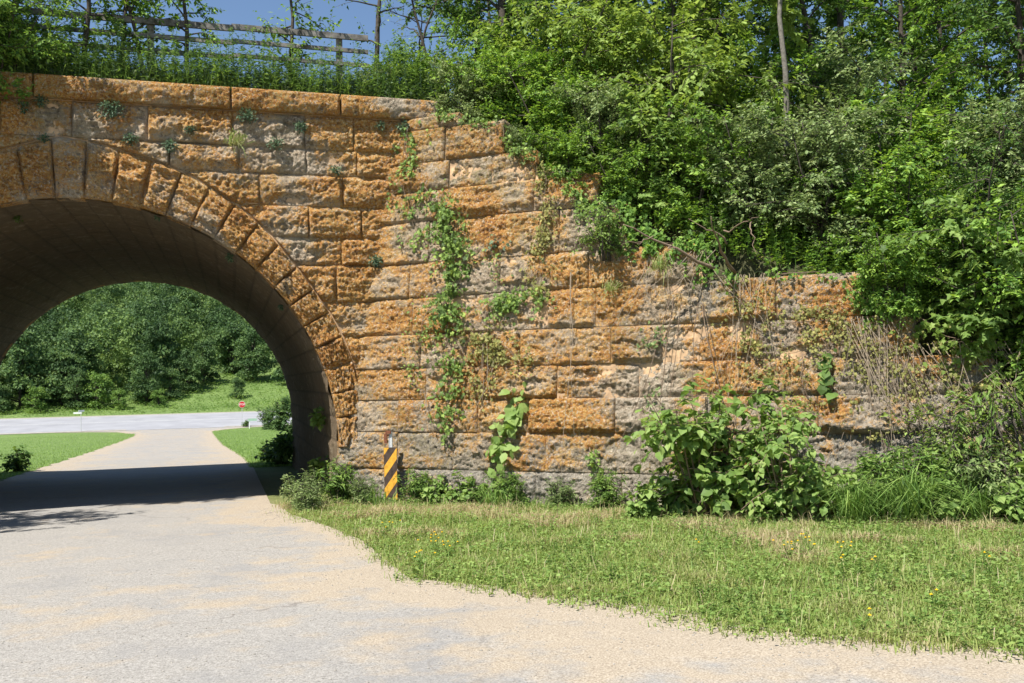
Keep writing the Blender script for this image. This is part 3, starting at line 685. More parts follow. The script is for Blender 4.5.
# deep thicket
r = np.random.default_rng(31)
thick = []
for i in range(19):
    u = 7.4+i*1.0+r.uniform(-.4, .4); v = [2.2, 4.6, 7.5][i % 3]+r.uniform(-.5, .5); thick.append((u, v, ['dark', 'tree', 'dark'][(i+i//3) % 3], i % 2, r.uniform(.75, 1.0)))
for i, (u, v, k, vr, sc) in enumerate(thick):
    place(PR[k][vr], 'broadleaf_tree', bxy(u, v), i*1.3, sc, 'tree of the dense thicket behind the front shrubs on the railway bank', 'tree', 'thicket trees on the bank top')
# pale slim trunk
pt = grow_plant(41, h=7.5, spread=1.5, trunk_r=.065, crown0=.5, limbs=18, twigs=14, leaves=16, leaf='lobed', size=.13, lean=.02, droop=.35, wood=M['palebark'], lm=M['lf_yel'], tw_len=.6)
place(pt, 'broadleaf_tree', at(4.85, 15.7), .4, 1., 'tree with a straight pale slim trunk standing in front of the dark thicket', 'tree', 'trees on the railway bank')
# leaning dark stems at the left end of the thicket
dk = grow_plant(43, h=4.6, spread=1.6, trunk_r=.06, crown0=.35, limbs=11, twigs=6, leaves=7, leaf='oval', size=.08, lean=.25, droop=.1, lm=M['lf_mid'])
place(dk, 'young_tree', bxy(4.95, 1.0), 2.6, 1., 'young tree with a dark fork of two bare stems beside the end of the fence', 'tree', 'young trees on the bank by the fence')
place(PR['bare'][0], 'young_tree', bxy(6.6, 1.3), 1.2, 1., 'nearly bare dark tree with arching branches over the end of the coping', 'tree', 'young trees on the bank by the fence')
place(PR['bare'][1], 'young_tree', bxy(5.6, 1.9), 4.0, 1., 'thin sparse tree behind the forked stems by the fence', 'tree', 'young trees on the bank by the fence')
place(PR['mid'][0], 'leafy_shrub', bxy(5.75, .9), 2, .75, 'feathery green shrub between the forked dark stems and the wing wall', 'shrub', 'shrubs on the slope of the bank')
# saplings along the fence over the arch
saps = [(-.95, .8, 0, 1.05, 'leafy sapling at the left edge above the arch'), (.02, .75, 1, 1.05, 'dark-stemmed sapling left of the first gap of sky over the fence'), (.68, .9, 2, 1.0, 'slim sapling second from the left of the sky gap'),
        (1.22, 1.0, 0, .95, 'slanting sapling in the middle of the fence above the arch'), (1.7, 1.15, 1, 1.0, 'slender sapling with leafy top above the vertical joint of the coping'), (3.45, .95, 2, 1.0, 'lone forked sapling against open blue sky over the fence')]
for i, (u, v, k, sc, lab) in enumerate(saps):
    place(PR['sap'][k], 'sapling', bxy(u, v), i*1.9, sc, lab, 'tree', 'saplings along the fence over the arch')
for i, (u, v) in enumerate(((-2.1, .5), (-3.4, .4), (-4.6, .6), (-1.7, 1.7))):
    place(PR['tree'][i % 2], 'broadleaf_tree', bxy(u, v), i*1.1, .72, 'small tree on the bridge top just left of the picture, shading the coping', 'tree', 'trees over the left part of the bridge')
for i, (u, v, k, vr, sc, lab) in enumerate(((-1.25, .4, 'mid', 1, .85, 'leafy shrub leaning over the coping at the left edge of the picture'), (-1.9, .45, 'mid', 2, 1.05, 'leafy shrub overhanging the coping just outside the left edge'),
    (-2.7, .45, 'mid', 0, 1.1, 'second leafy shrub overhanging the coping outside the left edge'), (-.55, .9, 'mid', 2, .62, 'low leafy shrub behind the coping left of the first sapling'), (.35, 1.0, 'grey', 0, .42, 'knee-high grey-green shrub between the first saplings over the arch'),
    (-1.0, 1.3, 'yel', 0, .9, 'yellow-green shrub at the fence near the left edge'), (2.3, 1.0, 'grey', 1, .36, 'low grey-green shrub at the fence above the coping joint'), (4.0, 1.0, 'mid', 1, .38, 'low green shrub at the last fence post'), (5.0, .7, 'grey', 0, .5, 'feathery grey-green shrub right of the end of the fence'))):
    place(PR[k][vr], 'leafy_shrub', bxy(u, v), TH if i < 3 else i*1.4+.3, sc, lab, 'shrub', 'shrubs along the fence on the bridge', tilt=(.42, 0) if i < 3 else (0, 0))
place(PR['tree'][0], 'broadleaf_tree', bxy(-2.3, .3), TH, .56, 'leaning tree at the top left corner whose crown shades the left of the arch face', 'tree', 'trees over the left part of the bridge', tilt=(.42, -.05))
place(PR['tree'][1], 'broadleaf_tree', bxy(-3.6, .2), TH, .62, 'second leaning tree just outside the top left corner', 'tree', 'trees over the left part of the bridge', tilt=(.5, -.1))
# trees left of the road, outside the picture, whose shade falls on the road
for i, (x, y, sc) in enumerate(((-10.6, 9.8, .9), (-12.2, 7.6, .95), (-14.5, 12.0, 1.))):
    place(PR['dark'][i % 2], 'broadleaf_tree', (x, y, float(max(GZ(x, y), -9))), i*1.1, sc, 'dark tree left of the road beyond the left edge of the picture', 'tree', 'trees left of the road')

# ------------------------------------------------------------------ fence on the bridge
fence = empty('timber_fence', bxy(0, 1.0, 0), label='weathered three-rail timber fence on top of the bridge', cat='fence')
Rm = [[EU[0], EV[0], 0], [EU[1], EV[1], 0], [0, 0, 1]]
for zc, hgt in ((8.07, .10), (7.81, .07), (7.55, .07)):
    mb = MB()
    for k in range(7):
        u0, u1 = -12+k*2.42, -12+(k+1)*2.42-.02
        if u1 > 5.0: u1 = 5.0
        x, y = XY((u0+u1)/2, .95); y = float(y)+(.012 if k % 2 else 0); mb.box((float(x), y, zc+.018*math.sin(k*2.1+zc)), (u1-u0+.06, .05, hgt*(1+.12*math.sin(k*5+zc))), Rm)
    child('rail', mb.mesh('rail', M['wood'], False), fence)
for k in range(6):
    mb = MB(); u = 4.42-k*3.3; x, y = XY(u, 1.03); mb.box((float(x), float(y), 7.2), (.11, .11, 1.9), Rm); child('post', mb.mesh('post', M['wood'], False), fence)

# ------------------------------------------------------------------ weeds on the coping and in the bank (uncountable)
def weed_mesh(name, n, pos, hgt, mat, leafL=.07, r=None, kind='lance', stem=True, blades=0, lpm=20, tint=(.5, .2)):
    r = r or np.random.default_rng(51); mb = MB(); P = pos(n); hs = hgt(n)
    az = r.uniform(0, 2*np.pi, n); lean = r.uniform(0, .35, n)
    top = P+np.c_[np.cos(az)*lean*hs, np.sin(az)*lean*hs, hs]
    LP, LD, LN, LL, LT = [], [], [], [], []
    w = .004; side = np.c_[-np.sin(az), np.cos(az), 0*az]*w
    V = np.stack([P-side, P+side, top+side*.4, top-side*.4], 1).reshape(-1, 3); mb.add(V, (np.arange(n)[:, None]*4+np.array([0, 1, 2, 3])), .3)
    m = np.maximum(4, (hs*lpm)).astype(int)
    idx = np.repeat(np.arange(n), m); t_ = r.uniform(.12, 1.02, len(idx)); pos_ = P[idx]+(top-P)[idx]*t_[:, None]
    a = r.uniform(0, 2*np.pi, len(idx)); D = np.c_[np.cos(a), np.sin(a), r.uniform(-.3, .7, len(idx))]; Nn = np.c_[r.normal(0, .4, (len(idx), 2)), np.ones(len(idx))]
    tb = r.normal(0, tint[1], n)
    add_leaves(mb, pos_, D, Nn, leafL*r.uniform(.5, 1.3, len(idx))*(1.15-.5*t_), np.clip(tint[0]+tb[idx]+r.normal(0, .12, len(idx)), 0, 1), kind, r)
    return mb.mesh(name, mat, False)
def grass_blades(P, hs, r, width=.008, tint=None, bend=.5, mat=None, name='blades'):
    n = len(P); az = r.uniform(0, 2*np.pi, n); b = bend*r.uniform(.2, 1.3, n); dx = np.c_[np.cos(az), np.sin(az), 0*az]; sd_ = np.c_[-np.sin(az), np.cos(az), 0*az]*(width*r.uniform(.6, 1.4, n))[:, None]
    mid = P+dx*(b*hs*.35)[:, None]+np.c_[0*az, 0*az, hs*.62]; tip = P+dx*(b*hs)[:, None]+np.c_[0*az, 0*az, hs*np.clip(1.05-.45*b, .3, 1)]
    V = np.stack([P-sd_, P+sd_, mid+sd_*.75, mid-sd_*.75, tip], 1).reshape(-1, 3); base = np.arange(n)[:, None]*5
    mb = MB(); mb.v.append(V); mb.f[4].append(base+np.array([0, 1, 2, 3])); mb.f[3].append(base+np.array([3, 2, 4])); mb.n = len(V); mb.t.append(np.repeat(tint if tint is not None else np.full(n, .6), 5))
    return mb.mesh(name, mat or M['grass'], False)
rw = np.random.default_rng(52)
def pos_cop(n):
    u = rw.uniform(-9, 6.3, n); v = .12+np.abs(rw.normal(0, .55, n)); x, y = XY(u, v); return np.c_[x, y, np.where(v < .45, 6.62, 6.42)]
o = link('tall_weeds', weed_mesh('tall_weeds', 5200, pos_cop, lambda n: rw.uniform(.25, .8, n)*rw.choice([.7, 1, 1.55], n), M['weed'], .10, rw, 'lance', lpm=38, tint=(.42, .24)))
tag(o, label='tangled tall weeds growing along the top of the coping below the fence', cat='weeds', kind='stuff')
P = pos_cop(9000); hs = rw.uniform(.12, .6, len(P)); o = link('tall_grass', grass_blades(P, hs, rw, .006, np.clip(rw.normal(.35, .25, len(P)), 0, 1), .8, M['weed']))
tag(o, label='long grass growing among the weeds along the coping', cat='grass', kind='stuff')
o = link('broad_weeds', weed_mesh('broad_weeds', 2600, pos_cop, lambda n: rw.uniform(.15, .5, n)*rw.choice([.7, 1, 1.7], n), M['lf_blue'], .075, rw, 'oval', lpm=34, tint=(.6, .25)))
tag(o, label='bluish broad-leaved weeds mixed into the growth along the coping', cat='weeds', kind='stuff')
# undergrowth on the slope
def pos_slope(n):
    o_ = []
    while sum(map(len, o_)) < n:
        x = rw.uniform(-1.2, 10.5, 4000); y = rw.uniform(11.5, 19.5, 4000); a = x*HX+y*HY; t = x*GX+y*GY; u, v = UV(x, y); z = np.minimum(6.45, 6.45+.66*(v-.7))
        k = (a > wing_a(z)+.1) & (a < wing_a(z)+2.6) & (z > 0) & (u > 5.5); o_.append(np.c_[x[k], y[k], z[k]-.02])
    return np.vstack(o_)[:n]
o = link('undergrowth', weed_mesh('undergrowth', 4200, pos_slope, lambda n: rw.uniform(.2, .8, n), M['lf_mid'], .08, rw, 'oval', lpm=34, tint=(.45, .22)))
tag(o, label='low green undergrowth covering the earth slope behind the wing wall', cat='undergrowth', kind='stuff')

# ------------------------------------------------------------------ creepers, tufts and dry stems on the walls
wm = lambda t, z, d: np.stack(wing_map(np.asarray(t, float), np.asarray(z, float), np.asarray(d, float)), -1)
sm = lambda s_, z, d: np.stack(np.broadcast_arrays(*sp_map(np.asarray(s_, float), np.asarray(z, float), np.asarray(d, float))), -1)
WN = -np.array([HX, HY, 0.]); SN = -np.array([EV[0], EV[1], 0.])
def creeper(name, mp, nrm, paths, n, width, size, mat, leaf='lobed', label='', cat='creeper', group=None, seed=1, off=(.05, .16), stem=.008, tint=(.45, .22), hang=.4, smat='vinestem'):
    r = np.random.default_rng(seed); P0 = paths[0][0]; b = mp(P0[0], P0[1], .05); e_ = empty(name, tuple(float(q) for q in b), 0, label=label, cat=cat, group=group)
    W = MB(); L_ = MB(); tot = sum(np.linalg.norm(np.diff(np.array(p), axis=0), axis=1).sum() for p in paths)
    tang = np.array([nrm[1], -nrm[0], 0]) if True else 0
    for p in paths:
        p = np.array(p, float); ln = np.linalg.norm(np.diff(p, axis=0), axis=1); cum = np.concatenate([[0], np.cumsum(ln)]); q = np.linspace(0, cum[-1], max(6, int(cum[-1]*12)))
        tx = np.interp(q, cum, p[:, 0])+.04*np.sin(q*9+seed); tz = np.interp(q, cum, p[:, 1])
        W.tube(mp(tx, tz, .085+.02*np.sin(q*7)), np.linspace(stem, stem*.4, len(q)), 4)
        m = int(n*cum[-1]/tot); s_ = r.uniform(0, cum[-1], m); k1 = r.normal(0, 1, m)*width*(.6+.5*np.sin(s_*3.1+seed)**2)
        t = np.interp(s_, cum, p[:, 0])+k1; z = np.interp(s_, cum, p[:, 1])+r.normal(0, width*.6, m)
        cl = fbm(np.c_[t*4, z*4, np.full(m, seed*1.7)], 2); k = cl > -.04+.13*r.normal(size=m); t, z = t[k], z[k]; m = len(t)
        d = r.uniform(off[0], off[1], m)+.05*np.clip(cl[k], 0, 1)
        pos = mp(t, z, d); D = np.c_[np.zeros(m), np.zeros(m), -np.full(m, hang+.3)]+r.normal(0, .55, (m, 3)); Nn = nrm*1.+np.array([0, 0, .55])+r.normal(0, .38, (m, 3))
        add_leaves(L_, pos, D, Nn, size*r.uniform(.35, 1.35, m), np.clip(r.normal(tint[0], tint[1], m)+.15*cl[k], 0, 1), leaf, r)
        for q_ in range(int(cum[-1]*12)):
            s0 = r.uniform(0, cum[-1]); t0 = np.interp(s0, cum, p[:, 0]); z0 = np.interp(s0, cum, p[:, 1]); dt = r.normal(0, width*1.1); dz_ = -abs(r.normal(0, width*1.1)); g = np.linspace(0, 1, 5)
            W.tube(mp(t0+dt*g, z0+dz_*g**1.5, .08+.03*np.sin(g*3)), stem*.35, 3, cap=False)
    W2 = W.mesh('stem', M[smat]); 
    for nm, me in (('stem', W2), ('leaves', L_.mesh('leaves', mat, False))):
        o_ = link(nm, me, e_); o_.matrix_parent_inverse = Matrix.Translation(-e_.location)
    return e_
G1 = 'creepers climbing the wing wall'
creeper('wall_creeper', wm, WN, [[(-7.92, 6.15), (-7.85, 5.45), (-7.86, 4.91), (-7.65, 4.35), (-7.55, 3.99)], [(-7.53, 5.0), (-7.12, 4.48), (-6.71, 3.83), (-6.6, 3.39)]], 1800, .2, .06, M['lf_ivy'], label='sprawling small-leaved creeper down the corner where the wing wall meets the arch face', group=G1, seed=1)
creeper('wall_creeper', wm, WN, [[(-7.1, 4.66), (-6.93, 4.11), (-6.89, 3.58), (-6.92, 3.07), (-6.9, 2.47)]], 1700, .18, .07, M['lf_ivy'], tint=(.36, .25), off=(.04, .3), label='lush green upright creeper hanging on the left third of the wing wall', group=G1, seed=2)
creeper('wall_creeper', wm, WN, [[(-6.95, 2.6), (-6.85, 1.88), (-6.89, 1.3), (-6.95, 0.75)]], 900, .17, .07, M['lf_ivy'], off=(.04, .22), label='lower darker tail of creeper under the lush upright one, ending in a point', group=G1, seed=3)
creeper('wall_creeper', wm, WN, [[(-6.6, 2.5), (-6.19, 2.25), (-5.83, 2.15), (-5.65, 1.77)], [(-6.3, 2.2), (-6.2, 1.75), (-6.3, 1.4)]], 1500, .22, .055, M['lf_olive'], label='olive and brownish patch of creeper right of the pointed tail', group=G1, seed=4)
creeper('wall_creeper', wm, WN, [[(-5.62, 1.4), (-5.72, 1.05), (-5.83, 0.65), (-5.96, 0.33), (-6.03, -0.06)]], 230, .10, .17, M['lf_broad'], leaf='broad', label='bright light-green vine with large round leaves climbing from the ground', group=G1, seed=5, tint=(.75, .15))
creeper('wall_creeper', wm, WN, [[(-5.29, 5.1), (-5.23, 4.65), (-5.27, 4.14), (-5.26, 3.56), (-5.33, 2.95)]], 1300, .15, .05, M['lf_olive'], label='long thin olive strand hanging from the second step of the wall', group=G1, seed=6)
creeper('wall_creeper', wm, WN, [[(-4.8, 4.85), (-4.6, 4.5), (-4.4, 4.1)], [(-4.2, 4.5), (-4.3, 4.1)]], 420, .12, .065, M['lf_ivy'], label='short creeper draped over the third step of the wall', group=G1, seed=7)
creeper('wall_creeper', wm, WN, [[(-6.05, 3.95), (-6.3, 3.65)]], 150, .1, .075, M['lf_blue'], label='small blue-green creeper patch between the two upright creepers', group=G1, seed=8)
creeper('wall_creeper', wm, WN, [[(-6.12, 2.75), (-5.9, 3.0), (-5.6, 2.75), (-5.33, 2.9)]], 900, .2, .06, M['lf_ivy'], label='horizontal creeper patch under the end of the long thin olive strand', group=G1, seed=9)
creeper('wall_creeper', wm, WN, [[(-2.06, 3.05), (-2.02, 2.58), (-1.93, 2.1), (-1.72, 1.6)]], 1000, .2, .05, M['lf_olive'], label='dull green creeper left of the lone orange block', group=G1, seed=10)
creeper('wall_creeper', wm, WN, [[(-1.5, 2.35), (-.9, 2.38), (-.3, 2.3)], [(-1.1, 2.3), (-.9, 1.9)], [(-.2, 2.3), (.1, 1.9), (.0, 1.5)]], 1900, .24, .045, M['lf_olive'], label='thin grey-olive creeper under the lone orange block', group=G1, seed=11)
creeper('wall_creeper', wm, WN, [[(-0.96, 1.95), (-0.92, 1.6), (-0.88, 1.3)]], 90, .07, .13, M['lf_broad'], leaf='broad', label='few large dark leaves of a creeper hanging below the lone orange block', group=G1, seed=12, tint=(.25, .15))
creeper('wall_creeper', wm, WN, [[(.2, 2.4), (.6, 2.1), (1.2, 1.9)], [(.9, 1.9), (1.3, 1.4), (1.9, 1.)], [(1.6, 1.8), (2.3, 1.2)]], 1300, .25, .09, M['lf_yel'], label='light green creeper spilling over the low right end of the wall', group=G1, seed=13)
creeper('wall_creeper', wm, WN, [[(.47, 1.9), (.9, 1.2), (1.4, .6)], [(1.3, 1.3), (2., .5), (2.6, .3)]], 1900, .3, .05, M['lf_olive'], label='brownish scrubby creeper low on the right end of the wall', group=G1, seed=14)
creeper('wall_creeper', wm, WN, [[(-4.45, 0.55), (-4.33, 0.3), (-4.28, 0.1)]], 80, .08, .07, M['lf_ivy'], label='little hanging creeper on the grey lowest stones', group=G1, seed=15)
creeper('wall_creeper', wm, WN, [[(-3.35, 2.33), (-3.5, 2.11)], [(-3.42, 1.42), (-3.27, 1.2)]], 330, .14, .05, M['lf_grey'], label='pale grey-green creeper on a whitish stain in the middle of the wall', group=G1, seed=16)
creeper('wall_creeper', wm, WN, [[(-4.35, 4.45), (-3.9, 4.3), (-3.8, 3.8)], [(-3.85, 3.72), (-3.3, 3.7), (-2.8, 3.6), (-2.75, 3.3)]], 2300, .22, .07, M['lf_mid'], label='thick green growth tumbling over the steps in the middle of the wall top', group=G1, seed=17)
creeper('wall_creeper', wm, WN, [[(-5.9, 5.5), (-5.5, 5.4), (-5.4, 5.0)], [(-5.3, 5.0), (-4.7, 4.98), (-4.35, 4.8)]], 520, .09, .06, M['lf_ivy'], label='thin creeper along the edges of the second and third steps', group=G1, seed=18)
creeper('wall_creeper', wm, WN, [[(-.4, 3.0), (-.2, 2.5), (.3, 2.3)], [(-2.7, 3.15), (-2.2, 3.05)]], 600, .12, .06, M['lf_mid'], label='green growth at both ends of the lone orange block', group=G1, seed=19)
# dry hanging stems
def dry_stems(label, mp, spans, seed, rad=.007, mat='dry'):
    r = np.random.default_rng(seed); mb = MB()
    for (t0, z0, t1, z1, n, sp) in spans:
        for k in range(n):
            g = np.linspace(0, 1, 12); a = t0+r.normal(0, sp); b = t1+r.normal(0, sp*1.3); zz = z0+(z1+r.normal(0, .15)-z0)*g
            tt_ = a+(b-a)*g+np.cumsum(np.cumsum(r.normal(0, .013, 12))); mb.tube(mp(tt_, zz, .09+.05*np.sin(g*3+k)+r.uniform(0, .05)), np.linspace(rad, rad*.4, 12)*r.uniform(.6, 1.4), 4, cap=False)
    p = mp(spans[0][0], spans[0][1], .05); me = mb.mesh('dry_vine', M[mat]); o_ = link('dry_vine', me); me.transform(Matrix.Translation([-float(q) for q in p])); o_.location = [float(q) for q in p]
    tag(o_, label=label, cat='dead vine', group='dry stems hanging on the wing wall')
dry_stems('single thin straight dry stem down the middle of the wall', wm, [(-4.75, 3.3, -4.68, .0, 2, .015)], 1, .006)
dry_stems('bunch of tan dry stems hanging right of the lone orange block', wm, [(-.45, 2.4, -.1, .5, 30, .28), (-.1, 2.3, .35, .9, 16, .2)], 2, .0045)
dry_stems('dense tan dry stems at the low right end of the wall', wm, [(.9, 2.0, 1.3, .4, 26, .4), (1.9, 1.5, 2.3, .2, 20, .35)], 3, .0045)
dry_stems('brown dry stems left of the lone orange block', wm, [(-2.0, 3.1, -1.9, 1.3, 16, .2)], 4, .0045)
dry_stems('thin brown dry stems among the olive creeper near the pointed tail', wm, [(-6.1, 2.2, -6.05, .9, 6, .12), (-7.35, 1.4, -7.2, .2, 2, .1)], 5, .005)
dry_stems('fine dead stems hanging under the overhanging middle shrub', wm, [(-2.9, 3.5, -2.9, 2.6, 14, .25), (-3.4, 3.4, -3.6, 2.4, 8, .15)], 6, .005)
dry_stems('brown creeper stems behind the big round bush', wm, [(-3.1, 2.8, -3.2, .4, 3, .1), (-2.5, 2.7, -2.5, .6, 3, .15)], 7, .006, 'vinestem')

db = empty('dead_branch', tuple(float(q) for q in wm(-2.3, 3.15, .1)), 0, label='grey dead branch leaning out over the wall whose shadow forks down the stones', cat='branch')
mb = MB(); rd_ = np.random.default_rng(5)
for (a, b, r0) in (((-2.45, 3.2, .05), (-3.55, 3.75, 1.35), .03), ((-2.2, 3.15, .05), (-2.15, 3.7, 1.4), .03), ((-2.2, 3.45, .75), (-2.6, 3.75, 1.3), .015), ((-3.0, 3.5, .7), (-2.95, 3.4, 1.15), .013), ((-2.2, 3.6, 1.0), (-1.8, 3.7, 1.4), .012), ((-3.2, 3.6, 1.), (-3.5, 3.45, 1.25), .01), ((-1.95, 3.9, .05), (-1.8, 3.3, .3), .012)):
    g = np.linspace(0, 1, 10); w_ = np.cumsum(rd_.normal(0, .022, (10, 3)), 0); w_[0] = 0; P_ = np.array(a)+(np.array(b)-np.array(a))*g[:, None]+w_
    mb.tube(wm(P_[:, 0], P_[:, 1], np.abs(P_[:, 2])), r0*(1-.75*g), 6)
o_ = child('limbs', mb.mesh('limbs', M['vinestem']), db)
def tuft(name, mp, nrm, t, z, n, size, rad, mat, leaf, label, cat, group, seed, down=0., L0=0):
    r = np.random.default_rng(seed); mb = MB(); p0 = mp(t, z, .06); m = n
    dirs = unit(rvec(m, r)+nrm*.9+np.array([0, 0, .2-down])); rr2 = rad*r.uniform(.05, 1, m)**.7
    pos = p0+dirs*rr2[:, None]*np.array([1, 1, .8])-np.array([0, 0, 1])*(down*rad*r.uniform(0, 1, m))[:, None]
    add_leaves(mb, pos, dirs+r.normal(0, .4, (m, 3))-[0, 0, .3], nrm*.5+np.array([0, 0, 1])+r.normal(0, .4, (m, 3)), size*r.uniform(.5, 1.2, m), np.clip(r.normal(.5, .22, m), 0, 1), leaf, r)
    me = mb.mesh(name, mat, False); me.transform(Matrix.Translation([-float(q) for q in p0])); o_ = link(name, me); o_.location = [float(q) for q in p0]; tag(o_, label=label, cat=cat, group=group); return o_
creeper('wall_creeper', wm, WN, [[(-.55, 2.3), (-.4, 1.5), (-.2, .6)], [(.1, 2.0), (.2, 1.2), (.4, .5)], [(-1.3, 1.9), (-1.2, 1.2)]], 1700, .25, .045, M['lf_olive'], label='sparse dull creeper among the tan hanging stems', group=G1, seed=20)
creeper('wall_creeper', wm, WN, [[(-7.3, 2.9), (-7.5, 2.2), (-7.6, 1.6)], [(-6.2, 3.6), (-5.9, 3.3)]], 420, .2, .045, M['lf_ivy'], label='scattered small leaves left of the upright creeper tail', group=G1, seed=21)
creeper('wall_creeper', wm, WN, [[(-6.6, 6.05), (-6.1, 5.95), (-5.95, 5.6)], [(-7.3, 6.3), (-6.8, 6.15)]], 380, .10, .055, M['lf_ivy'], label='small-leaved growth over the highest stones of the wing wall', group=G1, seed=22)
creeper('wall_creeper', wm, WN, [[(-.62, 3.05), (-.45, 2.7), (-.4, 2.3)], [(-1.6, 3.08), (-.9, 3.08)]], 520, .10, .055, M['lf_mid'], label='green growth edging the top and right end of the lone orange block', group=G1, seed=23)
G2 = 'small plants rooted in the joints of the masonry'
for i, (s_, z, n, rd, lab) in enumerate([
  (.61, 6.14, 230, .17, 'largest dark cushion plant under the left part of the coping'), (.9, 5.68, 110, .10, 'small dark plant just below and right of the largest cushion plant'),
  (2.72, 6.17, 170, .13, 'blue-green cushion plant under the coping beside its vertical joint'), (1.81, 5.88, 80, .08, 'small plant on the pale stone left of the coping joint'), (3.2, 5.73, 130, .11, 'cushion plant on the joint under the pale spalled block'),
  (3.61, 6.05, 100, .09, 'little plant right of the pale spalled block under the coping'), (5.41, 6.14, 130, .11, 'small plant under the right end of the coping'), (4.88, 3.74, 130, .10, 'lone blue-green plant near the corner with the wing wall'),
  (4.2, 5.31, 80, .08, 'small plant in the second joint below the coping'), (-.44, 6.22, 80, .09, 'pale-leaved plant under the coping at the left'), (-.69, 6.1, 90, .09, 'dark plant under the coping at the left edge'), (1.5, 5.6, 120, .10, 'low plant above the top of the arch stones'),
  (5.0, 6.15, 60, .07, 'tiny plant under the coping left of its right end'), (-.4, 5.62, 60, .07, 'tiny plant above the keystones at the left')]):
    tuft('cushion_plant', sm, SN, s_, z, int(n*1.6), .05, rd*1.35, M['lf_blue'], 'oval', lab, 'plant', G2, 60+i)
def tuft_grass(mp, nrm, t, z, label, seed, L=.35, n=160):
    r = np.random.default_rng(seed); p0 = np.array(mp(t, z, .05), float); a = r.normal(0, .06, (n, 3)); P_ = a*[1, 1, .5]
    mb = MB(); D = nrm*.35+np.array([0, 0, .55])+r.normal(0, .42, (n, 3)); D = unit(D); Ls = L*r.uniform(.4, 1.1, n); sd_ = unit(np.cross(D, nrm))*.004
    mid = P_+D*Ls[:, None]*.5; tip = P_+D*Ls[:, None]*.8-np.c_[0*Ls, 0*Ls, Ls*.45]
    V = np.stack([P_-sd_, P_+sd_, mid+sd_, mid-sd_, tip], 1).reshape(-1, 3); b = np.arange(n)[:, None]*5; mb.add2(V, b+np.array([0, 1, 2, 3]), b+np.array([3, 2, 4]), np.repeat(np.clip(r.normal(.5, .25, n), 0, 1), 5))
    o_ = link('grass_tuft', mb.mesh('grass_tuft', M['grass'], False)); o_.location = p0; tag(o_, label=label, cat='grass', group='grass tufts hanging on the masonry')
tuft_grass(sm, SN, 2.55, 5.72, 'hanging tuft of grass below the vertical joint of the coping', 80)
tuft_grass(wm, WN, -3.3, 3.3, 'dry tuft of grass left of the overhanging middle shrub', 81, .4)
tuft_grass(wm, WN, -4.1, 3.0, 'grass tuft under the rounded bush on the wall', 82, .3, 90)
# rounded bush growing out of the wall
bw = grow_plant(90, h=.55, spread=.42, stems=8, trunk_r=.012, crown0=.15, limbs=6, twigs=6, leaves=12, leaf='oval', size=.05, kind='shrub', lean=.7, droop=.5, lm=M['lf_broad'], tw_len=.2, tint=(.55, .2))
p = wm(-4.15, 3.72, .12); place(bw, 'leafy_shrub', tuple(map(float, p)), 0, 1.1, 'rounded bright bush growing out of the wall face, with dark shade beneath it', 'shrub', None)
# plants on the arch intrados and jamb
for i, (u, v, z, n, rd, mt, sz, lab) in enumerate([(4.12, 1.8, .95, 130, .22, 'lf_broad', .12, 'leafy plant growing from the inner side of the arch, above the base'), (4.1, 1.9, .0, 150, .25, 'lf_broad', .12, 'leafy plant low at the foot of the arch jamb'),
     (1.31, .2, 4.47, 70, .07, 'lf_blue', .05, 'tiny plant on the lower edge of the arch stones near the crown'), (2.46, .5, 3.85, 90, .09, 'lf_blue', .055, 'small plant hanging under the arch at the right haunch'), (-.98, 1.2, 4.55, 70, .09, 'lf_dark', .05, 'dark tuft on the underside of the arch at the left'),
     (3.34, .8, 3.0, 60, .07, 'lf_blue', .05, 'tiny plant on the lower right haunch under the arch'), (4.15, 12.3, -.25, 420, .55, 'lf_dark', .14, 'dark leafy plant at the far end of the passage on the right')]):
    tuft('wall_plant', lambda a, b, d, u=u, v=v, z=z: np.array([float(XY(u, v)[0]), float(XY(u, v)[1]), z]), -np.array([EU[0], EU[1], .2]), 0, 0, n, sz, rd, M[mt], 'broad' if sz > .1 else 'oval', lab, 'plant', 'plants inside the arch', 95+i)

# ------------------------------------------------------------------ plants at the foot of the wall
big = grow_plant(101, h=2.0, spread=.7, stems=17, trunk_r=.022, crown0=.08, limbs=7, twigs=5, leaves=8, leaf='broad', size=.15, kind='shrub', lean=.55, droop=.45, lm=M['lf_broad'], tw_len=.42, tint=(.55, .26), wood=M['vinestem'])
place(big, 'leafy_bush', (2.6, 12.7, -.38), .3, .93, 'big round bush with large fresh green leaves in front of the wing wall', 'bush', None)
place(grow_plant(102, h=1.85, spread=.65, stems=14, trunk_r=.022, crown0=.08, limbs=7, twigs=5, leaves=9, leaf='broad', size=.115, kind='shrub', lean=.5, droop=.45, lm=M['lf_broad'], tw_len=.42, tint=(.66, .25), wood=M['vinestem']),
      'leafy_bush', (3.6, 12.25, -.38), 1.3, .97, 'lighter yellow-green half of the bushes, right beside the big round bush', 'bush', None)
art = grow_plant(103, h=.75, spread=.3, stems=16, trunk_r=.008, crown0=.1, limbs=9, twigs=4, leaves=8, leaf='lance', size=.09, kind='shrub', lean=.5, droop=.15, lm=M['lf_grey'], tw_len=.16, tint=(.5, .25))
gw = grow_plant(104, h=.8, spread=.28, stems=16, trunk_r=.008, crown0=.08, limbs=9, twigs=4, leaves=8, leaf='lance', size=.10, kind='shrub', lean=.45, droop=.15, lm=M['weed'], tw_len=.16, tint=(.6, .25))
bl = grow_plant(105, h=.6, spread=.3, stems=10, trunk_r=.008, crown0=.08, limbs=6, twigs=4, leaves=6, leaf='broad', size=.11, kind='shrub', lean=.6, droop=.35, lm=M['lf_broad'], tw_len=.18, tint=(.6, .25))
G3 = 'weeds at the foot of the walls'
